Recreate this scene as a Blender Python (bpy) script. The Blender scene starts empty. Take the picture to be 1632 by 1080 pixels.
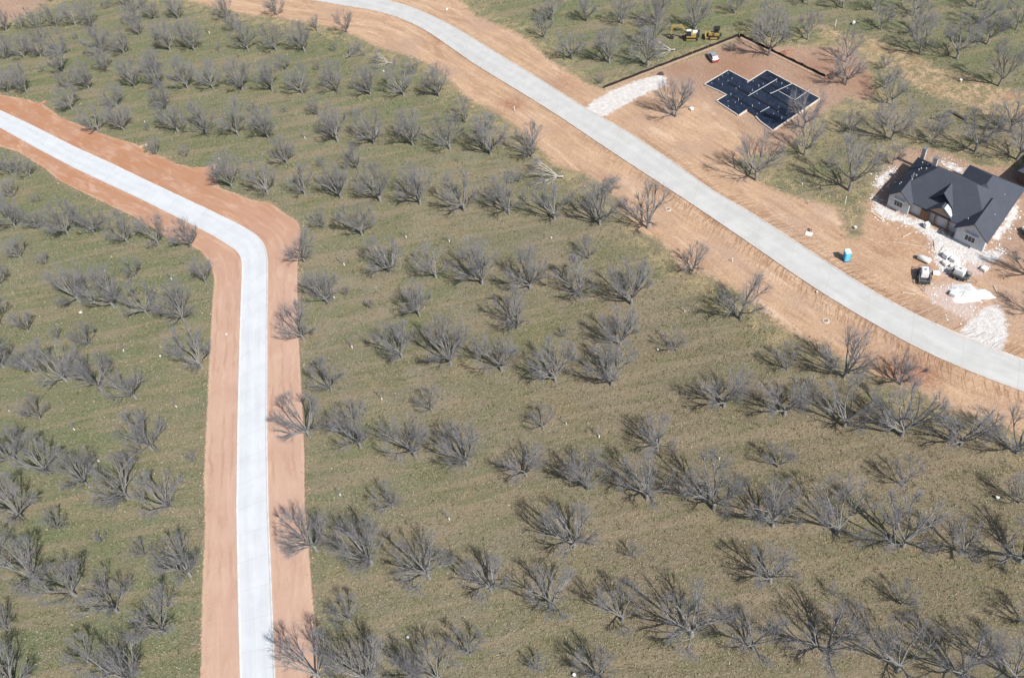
import bpy, math, random
import numpy as np
from mathutils import Vector
sc = bpy.context.scene
C = sc.collection
PI = math.pi
# ------------------------------------------------------------ camera, sky, sun, exposure
FPX, DEP, ROLL, CAMH = 1340.0, math.radians(48.1), math.radians(11), 120.0
cam_d = bpy.data.cameras.new('camera'); cam = bpy.data.objects.new('camera', cam_d); C.objects.link(cam)
cam_d.sensor_width = 36.0; cam_d.lens = FPX/1632*36; cam_d.clip_start = 1; cam_d.clip_end = 12000
from mathutils import Matrix
cam.matrix_world = Matrix.Translation((0, 0, CAMH)) @ Matrix.Rotation(PI/2-DEP, 4, 'X') @ Matrix.Rotation(-ROLL, 4, 'Z')
sc.camera = cam
SHADOW_AZ, SUN_EL = math.radians(121), math.radians(46)
wd = bpy.data.worlds.new('World'); sc.world = wd; wd.use_nodes = True
nt = wd.node_tree; nt.nodes.clear()
sky = nt.nodes.new('ShaderNodeTexSky'); sky.sky_type = 'NISHITA'; sky.sun_disc = False
sky.sun_elevation = SUN_EL
sun_az = SHADOW_AZ + PI                       # direction towards the sun
sky.sun_rotation = PI/2 - sun_az
sky.air_density = 1.0; sky.dust_density = 1.5
bg = nt.nodes.new('ShaderNodeBackground'); bg.inputs[1].default_value = 0.09
wo = nt.nodes.new('ShaderNodeOutputWorld'); nt.links.new(sky.outputs[0], bg.inputs[0]); nt.links.new(bg.outputs[0], wo.inputs[0])
sl = bpy.data.lights.new('sun', 'SUN'); sl.energy = 4.6; sl.angle = math.radians(0.53); sl.color = (1, .96, .9)
so = bpy.data.objects.new('sun', sl); C.objects.link(so)
sd = Vector((math.cos(sun_az)*math.cos(SUN_EL), math.sin(sun_az)*math.cos(SUN_EL), math.sin(SUN_EL)))
so.rotation_euler = sd.to_track_quat('Z', 'Y').to_euler()
sc.view_settings.view_transform = 'Standard'; sc.view_settings.look = 'None'
sc.view_settings.exposure = 0.22; sc.view_settings.gamma = 1.0
sc.render.engine = 'CYCLES'

# ------------------------------------------------------------ helpers
def W(x, y, z=0.0):
    """ground point (metres) under a pixel of the photograph"""
    x = np.asarray(x, float); y = np.asarray(y, float)
    p, q = x-816, 540-y
    u = math.cos(ROLL)*p + math.sin(ROLL)*q; v = -math.sin(ROLL)*p + math.cos(ROLL)*q
    dy = FPX*math.cos(DEP) + v*math.sin(DEP); dz = -FPX*math.sin(DEP) + v*math.cos(DEP)
    t = -(CAMH-z)/dz
    return np.stack([u*t, dy*t], -1)
def Wl(pts, z=0.0): return W([p[0] for p in pts], [p[1] for p in pts], z)
def setp(o, label=None, cat=None, group=None, kind=None):
    if label: o['label'] = label
    if cat: o['category'] = cat
    if group: o['group'] = group
    if kind: o['kind'] = kind
    return o
def thing(name, loc, rz=0, label=None, cat=None, group=None):
    o = bpy.data.objects.new(name, None); C.objects.link(o); o.location = loc; o.rotation_euler = (0, 0, rz)
    o.empty_display_size = .5
    return setp(o, label, cat, group)
class MB:
    def __init__(s): s.v = []; s.f = []
    def add(s, v, f):
        n = len(s.v); s.v += [tuple(a) for a in v]; s.f += [tuple(i+n for i in a) for a in f]; return s
    def box(s, c, d, rz=0, tilt=0, taper=1.0):
        """box, centre c, dims d, rotated rz about z, tilt about local y; top scaled by taper"""
        v = []
        for z in (-1, 1):
            k = 1 if z < 0 else taper
            for x, y in ((-1, -1), (1, -1), (1, 1), (-1, 1)):
                a = Vector((x*d[0]/2*k, y*d[1]/2*k, z*d[2]/2))
                if tilt: a = Matrix.Rotation(tilt, 3, 'Y') @ a
                if rz: a = Matrix.Rotation(rz, 3, 'Z') @ a
                v.append((a.x+c[0], a.y+c[1], a.z+c[2]))
        return s.add(v, [(3, 2, 1, 0), (4, 5, 6, 7), (0, 1, 5, 4), (1, 2, 6, 5), (2, 3, 7, 6), (3, 0, 4, 7)])
    def tube(s, pts, r, n=8, cap=True):
        pts = [Vector(p) for p in pts]
        if not isinstance(r, (list, tuple)): r = [r]*len(pts)
        v = []; f = []
        for i, p in enumerate(pts):
            d = (pts[min(i+1, len(pts)-1)]-pts[max(i-1, 0)]).normalized()
            a = d.orthogonal().normalized(); b = d.cross(a)
            for k in range(n):
                t = 2*PI*k/n; v.append(p + (a*math.cos(t)+b*math.sin(t))*r[i])
        for i in range(len(pts)-1):
            for k in range(n): f.append((i*n+k, i*n+(k+1) % n, (i+1)*n+(k+1) % n, (i+1)*n+k))
        if cap: f.append(tuple(range(n-1, -1, -1))); f.append(tuple(range((len(pts)-1)*n, len(pts)*n)))
        return s.add(v, f)
    def prism(s, poly, y0, y1):
        """polygon in xz extruded along y"""
        n = len(poly); v = [(p[0], y0, p[1]) for p in poly]+[(p[0], y1, p[1]) for p in poly]
        f = [tuple(range(n)), tuple(range(2*n-1, n-1, -1))]+[(i, i+n, (i+1) % n+n, (i+1) % n) for i in range(n)]
        return s.add(v, f)
    def build(s, name, m, parent=None, bevel=0, smooth=False):
        me = bpy.data.meshes.new(name); me.from_pydata([tuple(a) for a in s.v], [], s.f); me.validate(); me.update()
        import bmesh
        b = bmesh.new(); b.from_mesh(me); bmesh.ops.recalc_face_normals(b, faces=b.faces)
        if bevel: bmesh.ops.bevel(b, geom=b.edges[:], offset=bevel, segments=2, affect='EDGES', profile=.6)
        b.to_mesh(me); b.free()
        me.materials.append(m)
        if smooth: me.polygons.foreach_set('use_smooth', [True]*len(me.polygons))
        o = bpy.data.objects.new(name, me); C.objects.link(o)
        if parent: o.parent = parent
        return o
# ------------------------------------------------------------ node helper
class NT:
    def __init__(s, name):
        s.m = bpy.data.materials.new(name); s.m.use_nodes = True; s.t = s.m.node_tree; s.t.nodes.clear()
        s.out = s.t.nodes.new('ShaderNodeOutputMaterial'); s.b = s.t.nodes.new('ShaderNodeBsdfPrincipled')
        s.t.links.new(s.b.outputs[0], s.out.inputs[0])
    def n(s, typ, **kw):
        x = s.t.nodes.new(typ)
        for k, v in kw.items(): setattr(x, k, v)
        return x
    def L(s, a, b): s.t.links.new(a, b)
    def setin(s, sock, v):
        if hasattr(v, 'is_output'): s.L(v, sock)
        else: sock.default_value = v
    def pos(s): return s.n('ShaderNodeNewGeometry').outputs['Position']
    def obj(s): return s.n('ShaderNodeTexCoord').outputs['Object']
    def attr(s, a): x = s.n('ShaderNodeAttribute', attribute_name=a); return x.outputs['Fac']
    def attrc(s, a): x = s.n('ShaderNodeAttribute', attribute_name=a); return x.outputs['Color']
    def noise(s, co, scale, detail=4, rough=.6, dist=0):
        x = s.n('ShaderNodeTexNoise'); s.L(co, x.inputs['Vector']); x.inputs['Scale'].default_value = scale
        x.inputs['Detail'].default_value = detail; x.inputs['Roughness'].default_value = rough; x.inputs['Distortion'].default_value = dist
        return x.outputs[0]
    def math(s, op, a, b=0.0, clamp=False):
        x = s.n('ShaderNodeMath', operation=op, use_clamp=clamp); s.setin(x.inputs[0], a); s.setin(x.inputs[1], b); return x.outputs[0]
    def rng(s, v, a, b, c=0.0, d=1.0, smooth=True):
        x = s.n('ShaderNodeMapRange', interpolation_type='SMOOTHSTEP' if smooth else 'LINEAR'); s.setin(x.inputs[0], v)
        for i, k in enumerate((a, b, c, d)): s.setin(x.inputs[i+1], k)
        return x.outputs[0]
    def mix(s, f, a, b):
        x = s.n('ShaderNodeMix', data_type='RGBA'); s.setin(x.inputs[0], f)
        for i, v in ((6, a), (7, b)):
            if not hasattr(v, 'is_output'): v = (*v, 1)
            s.setin(x.inputs[i], v)
        return x.outputs[2]
    def scalev(s, co, sx, sy, sz=1, rz=0):
        x = s.n('ShaderNodeMapping'); s.L(co, x.inputs[0]); x.inputs['Scale'].default_value = (sx, sy, sz); x.inputs['Rotation'].default_value = (0, 0, rz); return x.outputs[0]
    def comb(s, a, b, c=0.0):
        x = s.n('ShaderNodeCombineXYZ'); s.setin(x.inputs[0], a); s.setin(x.inputs[1], b); s.setin(x.inputs[2], c); return x.outputs[0]
    def bump(s, h, strength=.3, dist=.1):
        x = s.n('ShaderNodeBump'); s.L(h, x.inputs['Height']); x.inputs['Strength'].default_value = strength; x.inputs['Distance'].default_value = dist
        s.L(x.outputs[0], s.b.inputs['Normal'])
    def fin(s, col, rough=.8, metal=0, spec=None):
        s.setin(s.b.inputs['Base Color'], col if hasattr(col, 'is_output') else (*col, 1))
        s.setin(s.b.inputs['Roughness'], rough); s.b.inputs['Metallic'].default_value = metal
        if spec is not None: s.b.inputs['Specular IOR Level'].default_value = spec
        return s.m
def mat(name, col, rough=.6, metal=0, var=.15, scale=3.0, spec=None):
    s = NT(name); n = s.noise(s.obj(), scale, 5)
    c = s.mix(s.rng(n, .3, .7), tuple(c*(1-var) for c in col), tuple(min(1, c*(1+var)) for c in col))
    return s.fin(c, rough, metal, spec)
def matobj(name, col, rough=.6, metal=0, var=.15, scale=3.0): return mat(name, col, rough, metal, var, scale)

# ------------------------------------------------------------ outlines read off the photograph, laid on the ground (metres)
LR_lo = [(-140,133),(0,204),(59,237),(118,268),(184,299),(225,318),(287,349),(340,376),(362,390),(378,400),(385,412),(386,430),(382,540),(379,665),(377,810),(380,960),(383,1080),(387,1230)]
LR_hi = [(-140,112),(0,176),(59,204),(118,234),(178,261),(213,278),(240,291),(325,331),(375,355),(400,369),(414,379),(423,393),(427,412),(426,540),(426,700),(428,810),(433,930),(439,1080),(447,1230)]
RR_hi = [(100,-75),(300,-50),(480,-24),(560,-12),(607,-1),(642,7),(672,18),(702,32),(735,50),(768,70),(800,90),(850,120),(900,152),(937,175),(1000,210),(1045,240),(1086,268),(1137,305),(1200,341),(1271,387),(1345,436),(1412,477),(1465,505),(1531,534),(1580,554),(1632,574),(1760,622),(1950,690)]
RR_lo = [(100,-60),(300,-34),(400,-18),(480,-2),(515,4),(550,10),(590,16),(625,25),(655,37),(680,50),(715,74),(750,99),(800,130),(850,160),(900,192),(950,226),(1015,269),(1100,324),(1150,358),(1200,392),(1250,427),(1306,465),(1345,489),(1385,512),(1427,537),(1470,559),(1517,581),(1575,604),(1632,625),(1760,672),(1950,745)]
def dens(P, step=3.0):
    out = [P[0]]
    for a, b in zip(P[:-1], P[1:]):
        n = max(1, int(np.hypot(*(b-a))/step))
        for i in range(1, n+1): out.append(a+(b-a)*i/n)
    return np.array(out)
def smooth(P, it=2):
    for _ in range(it):
        Q = P.copy(); Q[1:-1] = (P[:-2]+2*P[1:-1]+P[2:])/4; P = Q
    return P
wLRlo, wLRhi = [smooth(dens(Wl(p), 1.0), 2) for p in (LR_lo, LR_hi)]; wRRhi, wRRlo = [smooth(dens(Wl(p), 2.0), 4) for p in (RR_hi, RR_lo)]
def resamp(P, n):
    d = np.r_[0, np.cumsum(np.hypot(*np.diff(P, axis=0).T))]; t = np.linspace(0, d[-1], n)
    return np.stack([np.interp(t, d, P[:, 0]), np.interp(t, d, P[:, 1])], 1)
LV = [(-160,95),(0,151),(40,158),(68,166),(100,189),(130,200),(156,211),(185,221),(215,229),(238,243),(262,251),(281,261),(308,267),(329,266),(345,261),(342,280),(352,300),(372,307),(400,318),(432,324),(445,333),(457,342),(470,349),(477,357),(480,370),(479,390),(475,420),(475,470),(477,540),(481,615),(486,715),(487,810),(492,860),(495,900),(500,960),(505,1010),(507,1080),(515,1230),
      (314,1230),(320,1080),(322,960),(327,835),(325,765),(330,665),(334,565),(337,520),(339,480),(342,445),(335,420),(322,402),(300,390),(265,378),(240,362),(212,345),(175,328),(95,289),(70,268),(52,257),(30,243),(0,234),(-160,170)]
RV = [(-200,25),(0,44),(40,24),(75,6),(110,-12),(200,-14),(292,2),(330,11),(370,20),(400,27),(440,30),(480,37),(530,48),(560,58),(600,78),(640,88),(690,108),(712,130),(740,158),(790,184),(830,212),(850,235),(880,265),(930,280),(965,305),(985,330),(1000,350),(1012,372),(1040,380),(1060,400),(1080,430),(1130,444),(1180,470),(1215,500),(1250,530),(1310,556),(1360,590),(1400,606),(1460,625),(1500,655),(1560,672),(1632,700),(1780,752),(1990,830),
      (2000,330),(1760,255),(1632,268),(1600,262),(1560,262),(1520,246),(1480,234),(1440,234),(1412,250),(1396,275),(1386,300),(1374,330),(1371,352),(1366,372),(1358,378),(1348,350),(1341,328),(1300,318),(1262,308),(1225,292),(1195,276),(1172,262),(1195,250),(1235,248),(1258,236),(1275,220),(1298,196),(1318,180),(1338,168),(1352,158),(1365,164),(1388,164),(1398,150),(1394,118),(1384,104),(1372,84),(1342,70),(1310,72),(1268,72),(1236,72),(1180,60),(1130,80),(1060,106),(1000,128),(966,140),(940,132),(910,112),(878,92),(850,66),(820,46),(790,36),(762,24),(742,2),(725,-14),(560,-60),(300,-95),(-200,-60)]
BAND = [(1300,38),(1330,46),(1360,55),(1400,62),(1425,76),(1460,88),(1500,108),(1560,126),(1600,138),(1640,146),(1760,160),(1760,215),(1640,196),(1600,182),(1575,188),(1540,168),(1500,156),(1460,142),(1435,126),(1420,112),(1400,102),(1380,110),(1350,80),(1330,72),(1312,56)]
WH = [[(932,175),(944,162),(975,145),(1010,131),(1052,119),(1063,123),(1062,137),(1036,146),(1008,160),(986,173),(962,186),(946,184)],
      [(1529,533),(1545,512),(1556,500),(1570,490),(1584,484),(1596,492),(1602,506),(1606,522),(1604,540),(1598,561),(1580,556)],
      [(1472,462),(1484,455),(1500,452),(1530,452),(1556,462),(1562,478),(1556,492),(1552,510),(1530,508),(1510,494),(1490,482)],
      [(1392,316),(1408,330),(1440,345),(1468,350),(1500,372),(1540,390),(1568,402),(1596,400),(1590,412),(1556,418),(1522,410),(1500,396),(1478,374),(1450,358),(1412,348),(1394,336)],
      [(1488,372),(1506,374),(1520,400),(1534,420),(1520,432),(1500,430),(1490,410)],
      [(1392,300),(1400,282),(1424,268),(1424,274),(1404,296)],
      [(1580,376),(1600,356),(1612,330),(1622,318),(1620,346),(1606,366),(1588,384)],
      [(1498,254),(1520,262),(1544,276),(1538,280),(1512,266)]]
POLY = {'dl': [LV], 'dr': [RV], 'db': [BAND], 'dw': WH[:2]+WH[3:], 'dp': [WH[2], [(1484,380),(1560,400),(1600,400),(1560,440),(1500,440)]]}

def seginfo(P, A, B):
    """min distance from points P to segments A-B and arclength of the foot"""
    D = np.full(len(P), 1e9); S = np.zeros(len(P)); acc = 0.0
    for a, b in zip(A, B):
        d = b-a; L = np.hypot(*d)
        if L < 1e-6: continue
        t = np.clip(((P-a)@d)/(L*L), 0, 1); q = a+t[:, None]*d
        e = np.hypot(P[:, 0]-q[:, 0], P[:, 1]-q[:, 1]); m = e < D
        D[m] = e[m]; S[m] = (acc+t*L)[m]; acc += L
    return D, S
def inside(P, V):
    c = np.zeros(len(P), bool); x, y = P[:, 0], P[:, 1]
    for (x0, y0), (x1, y1) in zip(V, np.roll(V, -1, 0)):
        if y0 == y1: continue
        m = ((y0 > y) != (y1 > y)) & (x < (x1-x0)*(y-y0)/(y1-y0)+x0); c ^= m
    return c
def sdf(P, polys):
    R = np.full(len(P), -1e9)
    for V in polys:
        V = Wl(V); D, _ = seginfo(P, V, np.roll(V, -1, 0)); s = np.where(inside(P, V), D, -D); R = np.maximum(R, s)
    return R
# ------------------------------------------------------------ ground: one sheet to the horizon, fine where the photo looks
def axis(a, b, step, far):
    m = list(np.arange(a, b+.01, step)); lo = []; hi = []; s = step; x = a
    while x > -far: s *= 1.35; x -= s; lo.append(x)
    s = step; x = b
    while x < far: s *= 1.35; x += s; hi.append(x)
    return np.array(lo[::-1]+m+hi)
gx = axis(-175, 165, 1.0, 4000); gy = axis(38, 335, 1.0, 4000)
GX, GY = np.meshgrid(gx, gy); GP = np.stack([GX.ravel(), GY.ravel()], 1)
def hills(P):
    x, y = P[:, 0], P[:, 1]
    return .05*np.sin(x/7.1+y/13.)+.05*np.sin(x/17.3-y/9.1+1.3)-.10
A = {}
for k, v in POLY.items(): A[k] = sdf(GP, v)
wr = Wl(RR_lo); D1, S1 = seginfo(GP, wr[:-1], wr[1:]); wr2 = Wl(RR_hi); D2, S2 = seginfo(GP, wr2[:-1], wr2[1:])
A['rd'] = np.minimum(D1, D2); A['rs'] = np.where(D1 < D2, S1, S2)
wl_ = Wl(LR_lo); D3, S3 = seginfo(GP, wl_[:-1], wl_[1:]); A['ls'] = S3; A['ld'] = D3
def blobs(L):
    r = np.zeros(len(GP))
    for x, y, rad, s in L:
        c = W(x, y); r = np.maximum(r, s*np.exp(-((GP[:, 0]-c[0])**2+(GP[:, 1]-c[1])**2)/(rad*rad)))
    return r
GREEN = [(60,118,9,1),(130,95,7,.8),(300,80,7,.7),(320,248,5,1.0),(500,20,5,.4),(700,40,7,.6),(640,380,8,.3),(1120,40,14,.8),(960,70,9,.7),(900,20,9,.7),(1320,66,4,1),(1275,45,5,1),(1470,95,6,1),(1500,128,6,1),(1420,250,7,.6),(1300,260,8,.5),(665,515,5,.7),(500,480,5,.6),(855,525,6,.6),(1330,890,6,.8),(1370,900,4,.6),(250,970,5,.9),(60,860,7,.8),(140,870,5,.6),(60,330,5,.8),(110,380,5,.4),(10,660,5,.9),(30,745,6,.7),(250,720,5,.6),(120,690,4,.7),(575,690,5,.6),(690,905,4,.7),(560,1010,4,.6),(700,440,4,.5),(560,400,9,.5),(1180,340,5,.3),(620,120,6,.6),(720,110,5,.5),(440,60,9,.5),(880,990,6,.5),(1180,480,7,.6),(40,590,5,.6),(1540,20,15,.7),(1400,40,10,.6),(1590,90,12,.6),(270,450,5,.6),(300,930,4,.6),(545,480,5,.5),(1390,640,5,.5)]
BROWN = [(1500,740,10,1),(1540,755,10,1),(1430,700,6,.5),(1030,640,10,.7),(1000,610,6,.7),(560,290,6,.5),(270,690,12,.9),(240,600,10,.6),(80,300,8,.6),(430,560,6,.4),(800,700,10,.5),(1100,870,10,.5),(600,880,8,.4),(560,640,7,.5),(1300,700,8,.5),(1400,900,12,.5),(300,520,7,.6),(40,470,10,.5),(150,810,8,.8),(1050,720,8,.5),(740,820,8,.5),(470,20,6,.4),(620,300,8,.5),(1050,830,10,.4)]
RUST = [(1440,592,4.5,1),(1475,600,2.6,1),(815,168,3.5,.9),(1170,105,8,.7),(1085,108,5,.5),(1230,245,6,.5),(1380,130,6,.6),(1500,390,8,.35),(1420,380,7,.35),(1300,110,6,.6),(700,65,3,.5),(745,85,3,.5),(900,130,4,.6),(1625,250,8,.4)]
A['gr'] = blobs(GREEN); A['br'] = blobs(BROWN); A['ru'] = blobs(RUST)
nx, ny = len(gx), len(gy)
Zg = hills(GP)
flat = np.clip((np.maximum(A['dl'], A['dr'])+2)/2.5, 0, 1); Zg = Zg*(1-flat)
me = bpy.data.meshes.new('ground')
idx = np.arange(nx*ny).reshape(ny, nx)
q = np.stack([idx[:-1, :-1].ravel(), idx[:-1, 1:].ravel(), idx[1:, 1:].ravel(), idx[1:, :-1].ravel()], 1)
me.vertices.add(nx*ny); me.vertices.foreach_set('co', np.c_[GP, Zg].astype('f4').ravel())
me.loops.add(q.size); me.loops.foreach_set('vertex_index', q.ravel().astype('i4'))
me.polygons.add(len(q)); me.polygons.foreach_set('loop_start', np.arange(0, q.size, 4, dtype='i4'))
me.update(calc_edges=True); me.polygons.foreach_set('use_smooth', np.ones(len(q), bool))
for k, v in A.items(): me.attributes.new(k, 'FLOAT', 'POINT').data.foreach_set('value', np.clip(v, -200, 2000).astype('f4'))
ground = bpy.data.objects.new('ground', me); C.objects.link(ground); setp(ground, kind='structure')
def ground_material():
    s = NT('orchard_ground'); P = s.pos()
    nA = s.noise(P, .035, 3); nB = s.noise(P, .16, 5); nC = s.noise(P, .9, 6, .65); nD = s.noise(P, 5.0, 6, .75); nE = s.noise(P, 1.6, 5, .7, 1.0)
    # grass
    g = s.mix(s.rng(nB, .35, .65), (.188, .174, .112), (.275, .245, .182))
    g = s.mix(s.rng(nA, .40, .62, 0, .7), g, (.165, .172, .090))
    gm = s.math('ADD', s.math('MULTIPLY', s.attr('gr'), s.rng(nC, .30, .62)), s.rng(s.noise(P, .11, 4, .6), .60, .74, 0, .55), True)
    g = s.mix(s.math('MULTIPLY', gm, .85), g, (.118, .180, .055))
    bm_ = s.math('ADD', s.math('MULTIPLY', s.attr('br'), s.rng(nC, .35, .6)), s.rng(s.noise(P, .09, 4, .6, .5), .58, .7, 0, .6), True)
    g = s.mix(s.math('MULTIPLY', bm_, .7), g, (.320, .250, .172))
    ys = s.n('ShaderNodeSeparateXYZ'); s.L(P, ys.inputs[0])
    p1 = s.noise(P, .075, 6, .68, .8); p2 = s.noise(P, .13, 6, .7, .6); p3 = s.noise(P, .42, 5, .7)
    g = s.mix(s.rng(p1, .50, .62, 0, .55), g, (.130, .168, .068))
    g = s.mix(s.rng(p2, .53, .64, 0, .60), g, (.285, .225, .120))
    g = s.mix(s.rng(p2, .45, .36, 0, .50), g, (.250, .210, .170))
    g = s.mix(s.rng(p3, .56, .68, 0, .50), g, (.120, .135, .062))
    zb = s.math('MULTIPLY', s.rng(ys.outputs[1], 165, 70), s.rng(ys.outputs[0], -40, 25))
    zg = s.math('MULTIPLY', s.math('MAXIMUM', s.rng(ys.outputs[1], 135, 200), s.rng(ys.outputs[0], -45, -65)), s.rng(nB, .30, .62))
    g = s.mix(s.math('MULTIPLY', zg, .62), g, (.128, .172, .074))
    g = s.mix(s.math('MULTIPLY', zb, s.rng(nC, .25, .65, .25, .8)), g, (.205, .158, .100))
    rb = s.noise(s.scalev(P, .035, .32, 1, math.radians(25.5)), 1.0, 4, .6, .3)
    g = s.mix(s.rng(rb, .48, .60, 0, .65), g, (.300, .238, .162))
    g = s.mix(s.rng(s.noise(s.scalev(P, .05, .42, 1, math.radians(25.5)), 1.3, 4, .6), .54, .66, 0, .55), g, (.120, .140, .058))
    g = s.mix(s.rng(nD, .48, .64, 0, .8), g, (.400, .350, .245))
    g = s.mix(s.rng(s.noise(P, 3.3, 5, .8), .54, .72, 0, .85), g, (.062, .066, .030))
    # soils
    y = s.n('ShaderNodeSeparateXYZ'); s.L(P, y.inputs[0])
    dl0 = s.mix(s.rng(y.outputs[1], 118, 190), (.520, .352, .272), (.415, .205, .112))
    dl0 = s.mix(s.rng(nB, .35, .7, 0, .45), dl0, (.455, .285, .205)); dl0 = s.mix(s.rng(nE, .55, .75, 0, .35), dl0, (.40, .25, .18))
    strk = s.noise(s.comb(s.math('MULTIPLY', s.attr('ls'), .05), s.math('MULTIPLY', s.attr('ld'), 1.3)), 1.4, 6, .7)
    dl0 = s.mix(s.rng(strk, .35, .7, 0, .16), dl0, (.56, .385, .285))
    rut = s.math('MULTIPLY', s.rng(s.math('ABSOLUTE', s.math('SUBTRACT', s.math('PINGPONG', s.math('ADD', s.attr('ld'), s.math('MULTIPLY', s.math('SUBTRACT', nB, .5), 2.2)), 1.9), 1.1)), .10, .38, 1, 0), s.rng(s.noise(P, .07, 4, .6), .42, .62, 0, .45))
    dl0 = s.mix(rut, dl0, (.36, .21, .14))
    pat = s.noise(s.comb(s.math('MULTIPLY', s.attr('ls'), .12), s.math('MULTIPLY', s.attr('ld'), .5)), 1.0, 7, .7, .8)
    dl0 = s.mix(s.rng(pat, .48, .66, 0, .5), dl0, (.60, .43, .33)); dl0 = s.mix(s.rng(pat, .46, .30, 0, .5), dl0, (.40, .235, .16))
    dl0 = s.mix(s.rng(nD, .4, .7, 0, .2), dl0, (.34, .17, .10))
    dr0 = s.mix(s.rng(nB, .3, .7), (.560, .372, .240), (.480, .315, .210))
    tr = s.noise(s.comb(s.math('MULTIPLY', s.attr('rs'), .06), s.math('MULTIPLY', s.attr('rd'), 1.0)), 1.3, 6, .75, .6)
    dr0 = s.mix(s.rng(tr, .42, .68, 0, .55), dr0, (.670, .490, .345))
    dr0 = s.mix(s.rng(nE, .48, .68, 0, .62), dr0, (.385, .225, .135))
    pr_ = s.noise(s.comb(s.math('MULTIPLY', s.attr('rs'), .07), s.math('MULTIPLY', s.attr('rd'), .40)), 1.0, 7, .72, .8)
    dr0 = s.mix(s.rng(pr_, .50, .64, 0, .6), dr0, (.36, .225, .14)); dr0 = s.mix(s.rng(pr_, .46, .34, 0, .6), dr0, (.70, .53, .39))
    dr0 = s.mix(s.rng(s.noise(P, .06, 4, .6), .5, .66, 0, .7), dr0, (.450, .310, .230))
    # rills down the road's shoulders
    rill = s.noise(s.comb(s.math('ADD', s.math('MULTIPLY', s.attr('rs'), 1.1), s.math('MULTIPLY', s.attr('rd'), -.55)), s.math('MULTIPLY', s.attr('rd'), .22)), 1.5, 4, .6, .3)
    rm = s.math('MULTIPLY', s.rng(rill, .47, .60), s.rng(s.attr('rd'), .3, 5.5, 1, 0))
    rm = s.math('MULTIPLY', rm, s.rng(y.outputs[1], 120, 185, 1, .15))
    dr0 = s.mix(s.math('MULTIPLY', rm, .55), dr0, (.330, .175, .092))
    lot = s.mix(s.rng(nE, .35, .65), (.290, .190, .140), (.430, .305, .235))
    wv = s.n('ShaderNodeTexWave', wave_type='BANDS'); s.L(P, wv.inputs['Vector']); wv.inputs['Scale'].default_value = .33; wv.inputs['Distortion'].default_value = 26; wv.inputs['Detail'].default_value = 8; wv.inputs['Detail Scale'].default_value = .5; wv.inputs['Detail Roughness'].default_value = .62
    lot = s.mix(s.math('MULTIPLY', s.rng(wv.outputs[0], .5, 1.0), s.rng(nB, .42, .6, 0, .55)), lot, (.255, .160, .115))
    lot = s.mix(s.math('MULTIPLY', s.rng(wv.outputs[0], .4, .0), s.rng(nC, .45, .65, .0, .5)), lot, (.540, .410, .315))
    dr0 = s.mix(s.rng(s.attr('rd'), 16, 26, 0, .75), dr0, lot)
    dr0 = s.mix(s.math('MULTIPLY', s.attr('ru'), s.rng(nE, .3, .6)), dr0, (.290, .135, .082))
    band = s.mix(s.rng(s.noise(P, .55, 7, .75, .8), .44, .58), (.560, .390, .250), (.240, .205, .110)); band = s.mix(s.rng(nD, .5, .66, 0, .7), band, (.66, .50, .34)); band = s.mix(s.rng(nB, .5, .66, 0, .55), band, (.44, .25, .15))
    wh = s.mix(s.rng(nC, .3, .7), (.58, .54, .50), (.73, .71, .69))
    wh = s.mix(s.rng(nE, .60, .75, 0, .4), wh, (.5, .40, .34))
    # masks: signed distances roughened by noise
    def mask(a, soft, amp, nz, th=0.0):
        e = s.math('ADD', s.attr(a), s.math('MULTIPLY', s.math('SUBTRACT', nz, .5), amp))
        return s.rng(e, th-soft, th+soft)
    c = s.mix(s.math('MULTIPLY', mask('db', 1.6, 9, nC), s.rng(nE, .38, .55, .15, 1)), g, band)
    fr = s.math('MULTIPLY', s.rng(s.attr('dr'), -9.0, -.5), s.rng(s.noise(P, .30, 6, .7, .6), .44, .60))
    c = s.mix(s.math('MULTIPLY', fr, .75), c, s.mix(s.rng(nD, .4, .65), (.34, .27, .12), (.56, .46, .30)))
    # scuffed edge of the right verge
    e1 = mask('dr', .45, 7, nE)
    c = s.mix(e1, c, s.mix(mask('dr', .7, 7, nC, 1.0), s.mix(.5, band, g), dr0))
    c = s.mix(mask('dl', .15, 1.5, nE), c, dl0)
    rim = s.math('SUBTRACT', mask('dl', .12, .9, nE), mask('dl', .2, 1.4, nC, .55))
    c = s.mix(s.math('MULTIPLY', rim, s.rng(nB, .45, .65, .1, .7), True), c, (.56, .41, .28))
    c = s.mix(s.math('MULTIPLY', mask('dp', 1.2, 6, nC), s.rng(nE, .35, .6, .35, .9)), c, s.mix(s.rng(nD, .45, .65), (.58, .47, .43), (.72, .66, .63)))
    wm = s.math('MAXIMUM', mask('dw', .5, 3.0, nC, .0), s.math('MULTIPLY', s.rng(s.attr('dw'), -4.0, 1.0), s.rng(nD, .56, .66, 0, .8)))
    c = s.mix(wm, c, wh)
    h = s.math('ADD', s.math('MULTIPLY', nD, .5), s.math('MULTIPLY', nE, 1.2))
    isg = s.math('SUBTRACT', 1.0, s.math('MAXIMUM', mask('dl', .2, .5, nE), s.math('MULTIPLY', e1, .45)))
    h = s.math('MULTIPLY', h, s.math('ADD', .12, isg)); h = s.math('SUBTRACT', h, s.math('MULTIPLY', rm, .35))
    s.bump(h, .8, .35)
    return s.fin(c, .95, 0, .15)
me.materials.append(ground_material())

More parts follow.
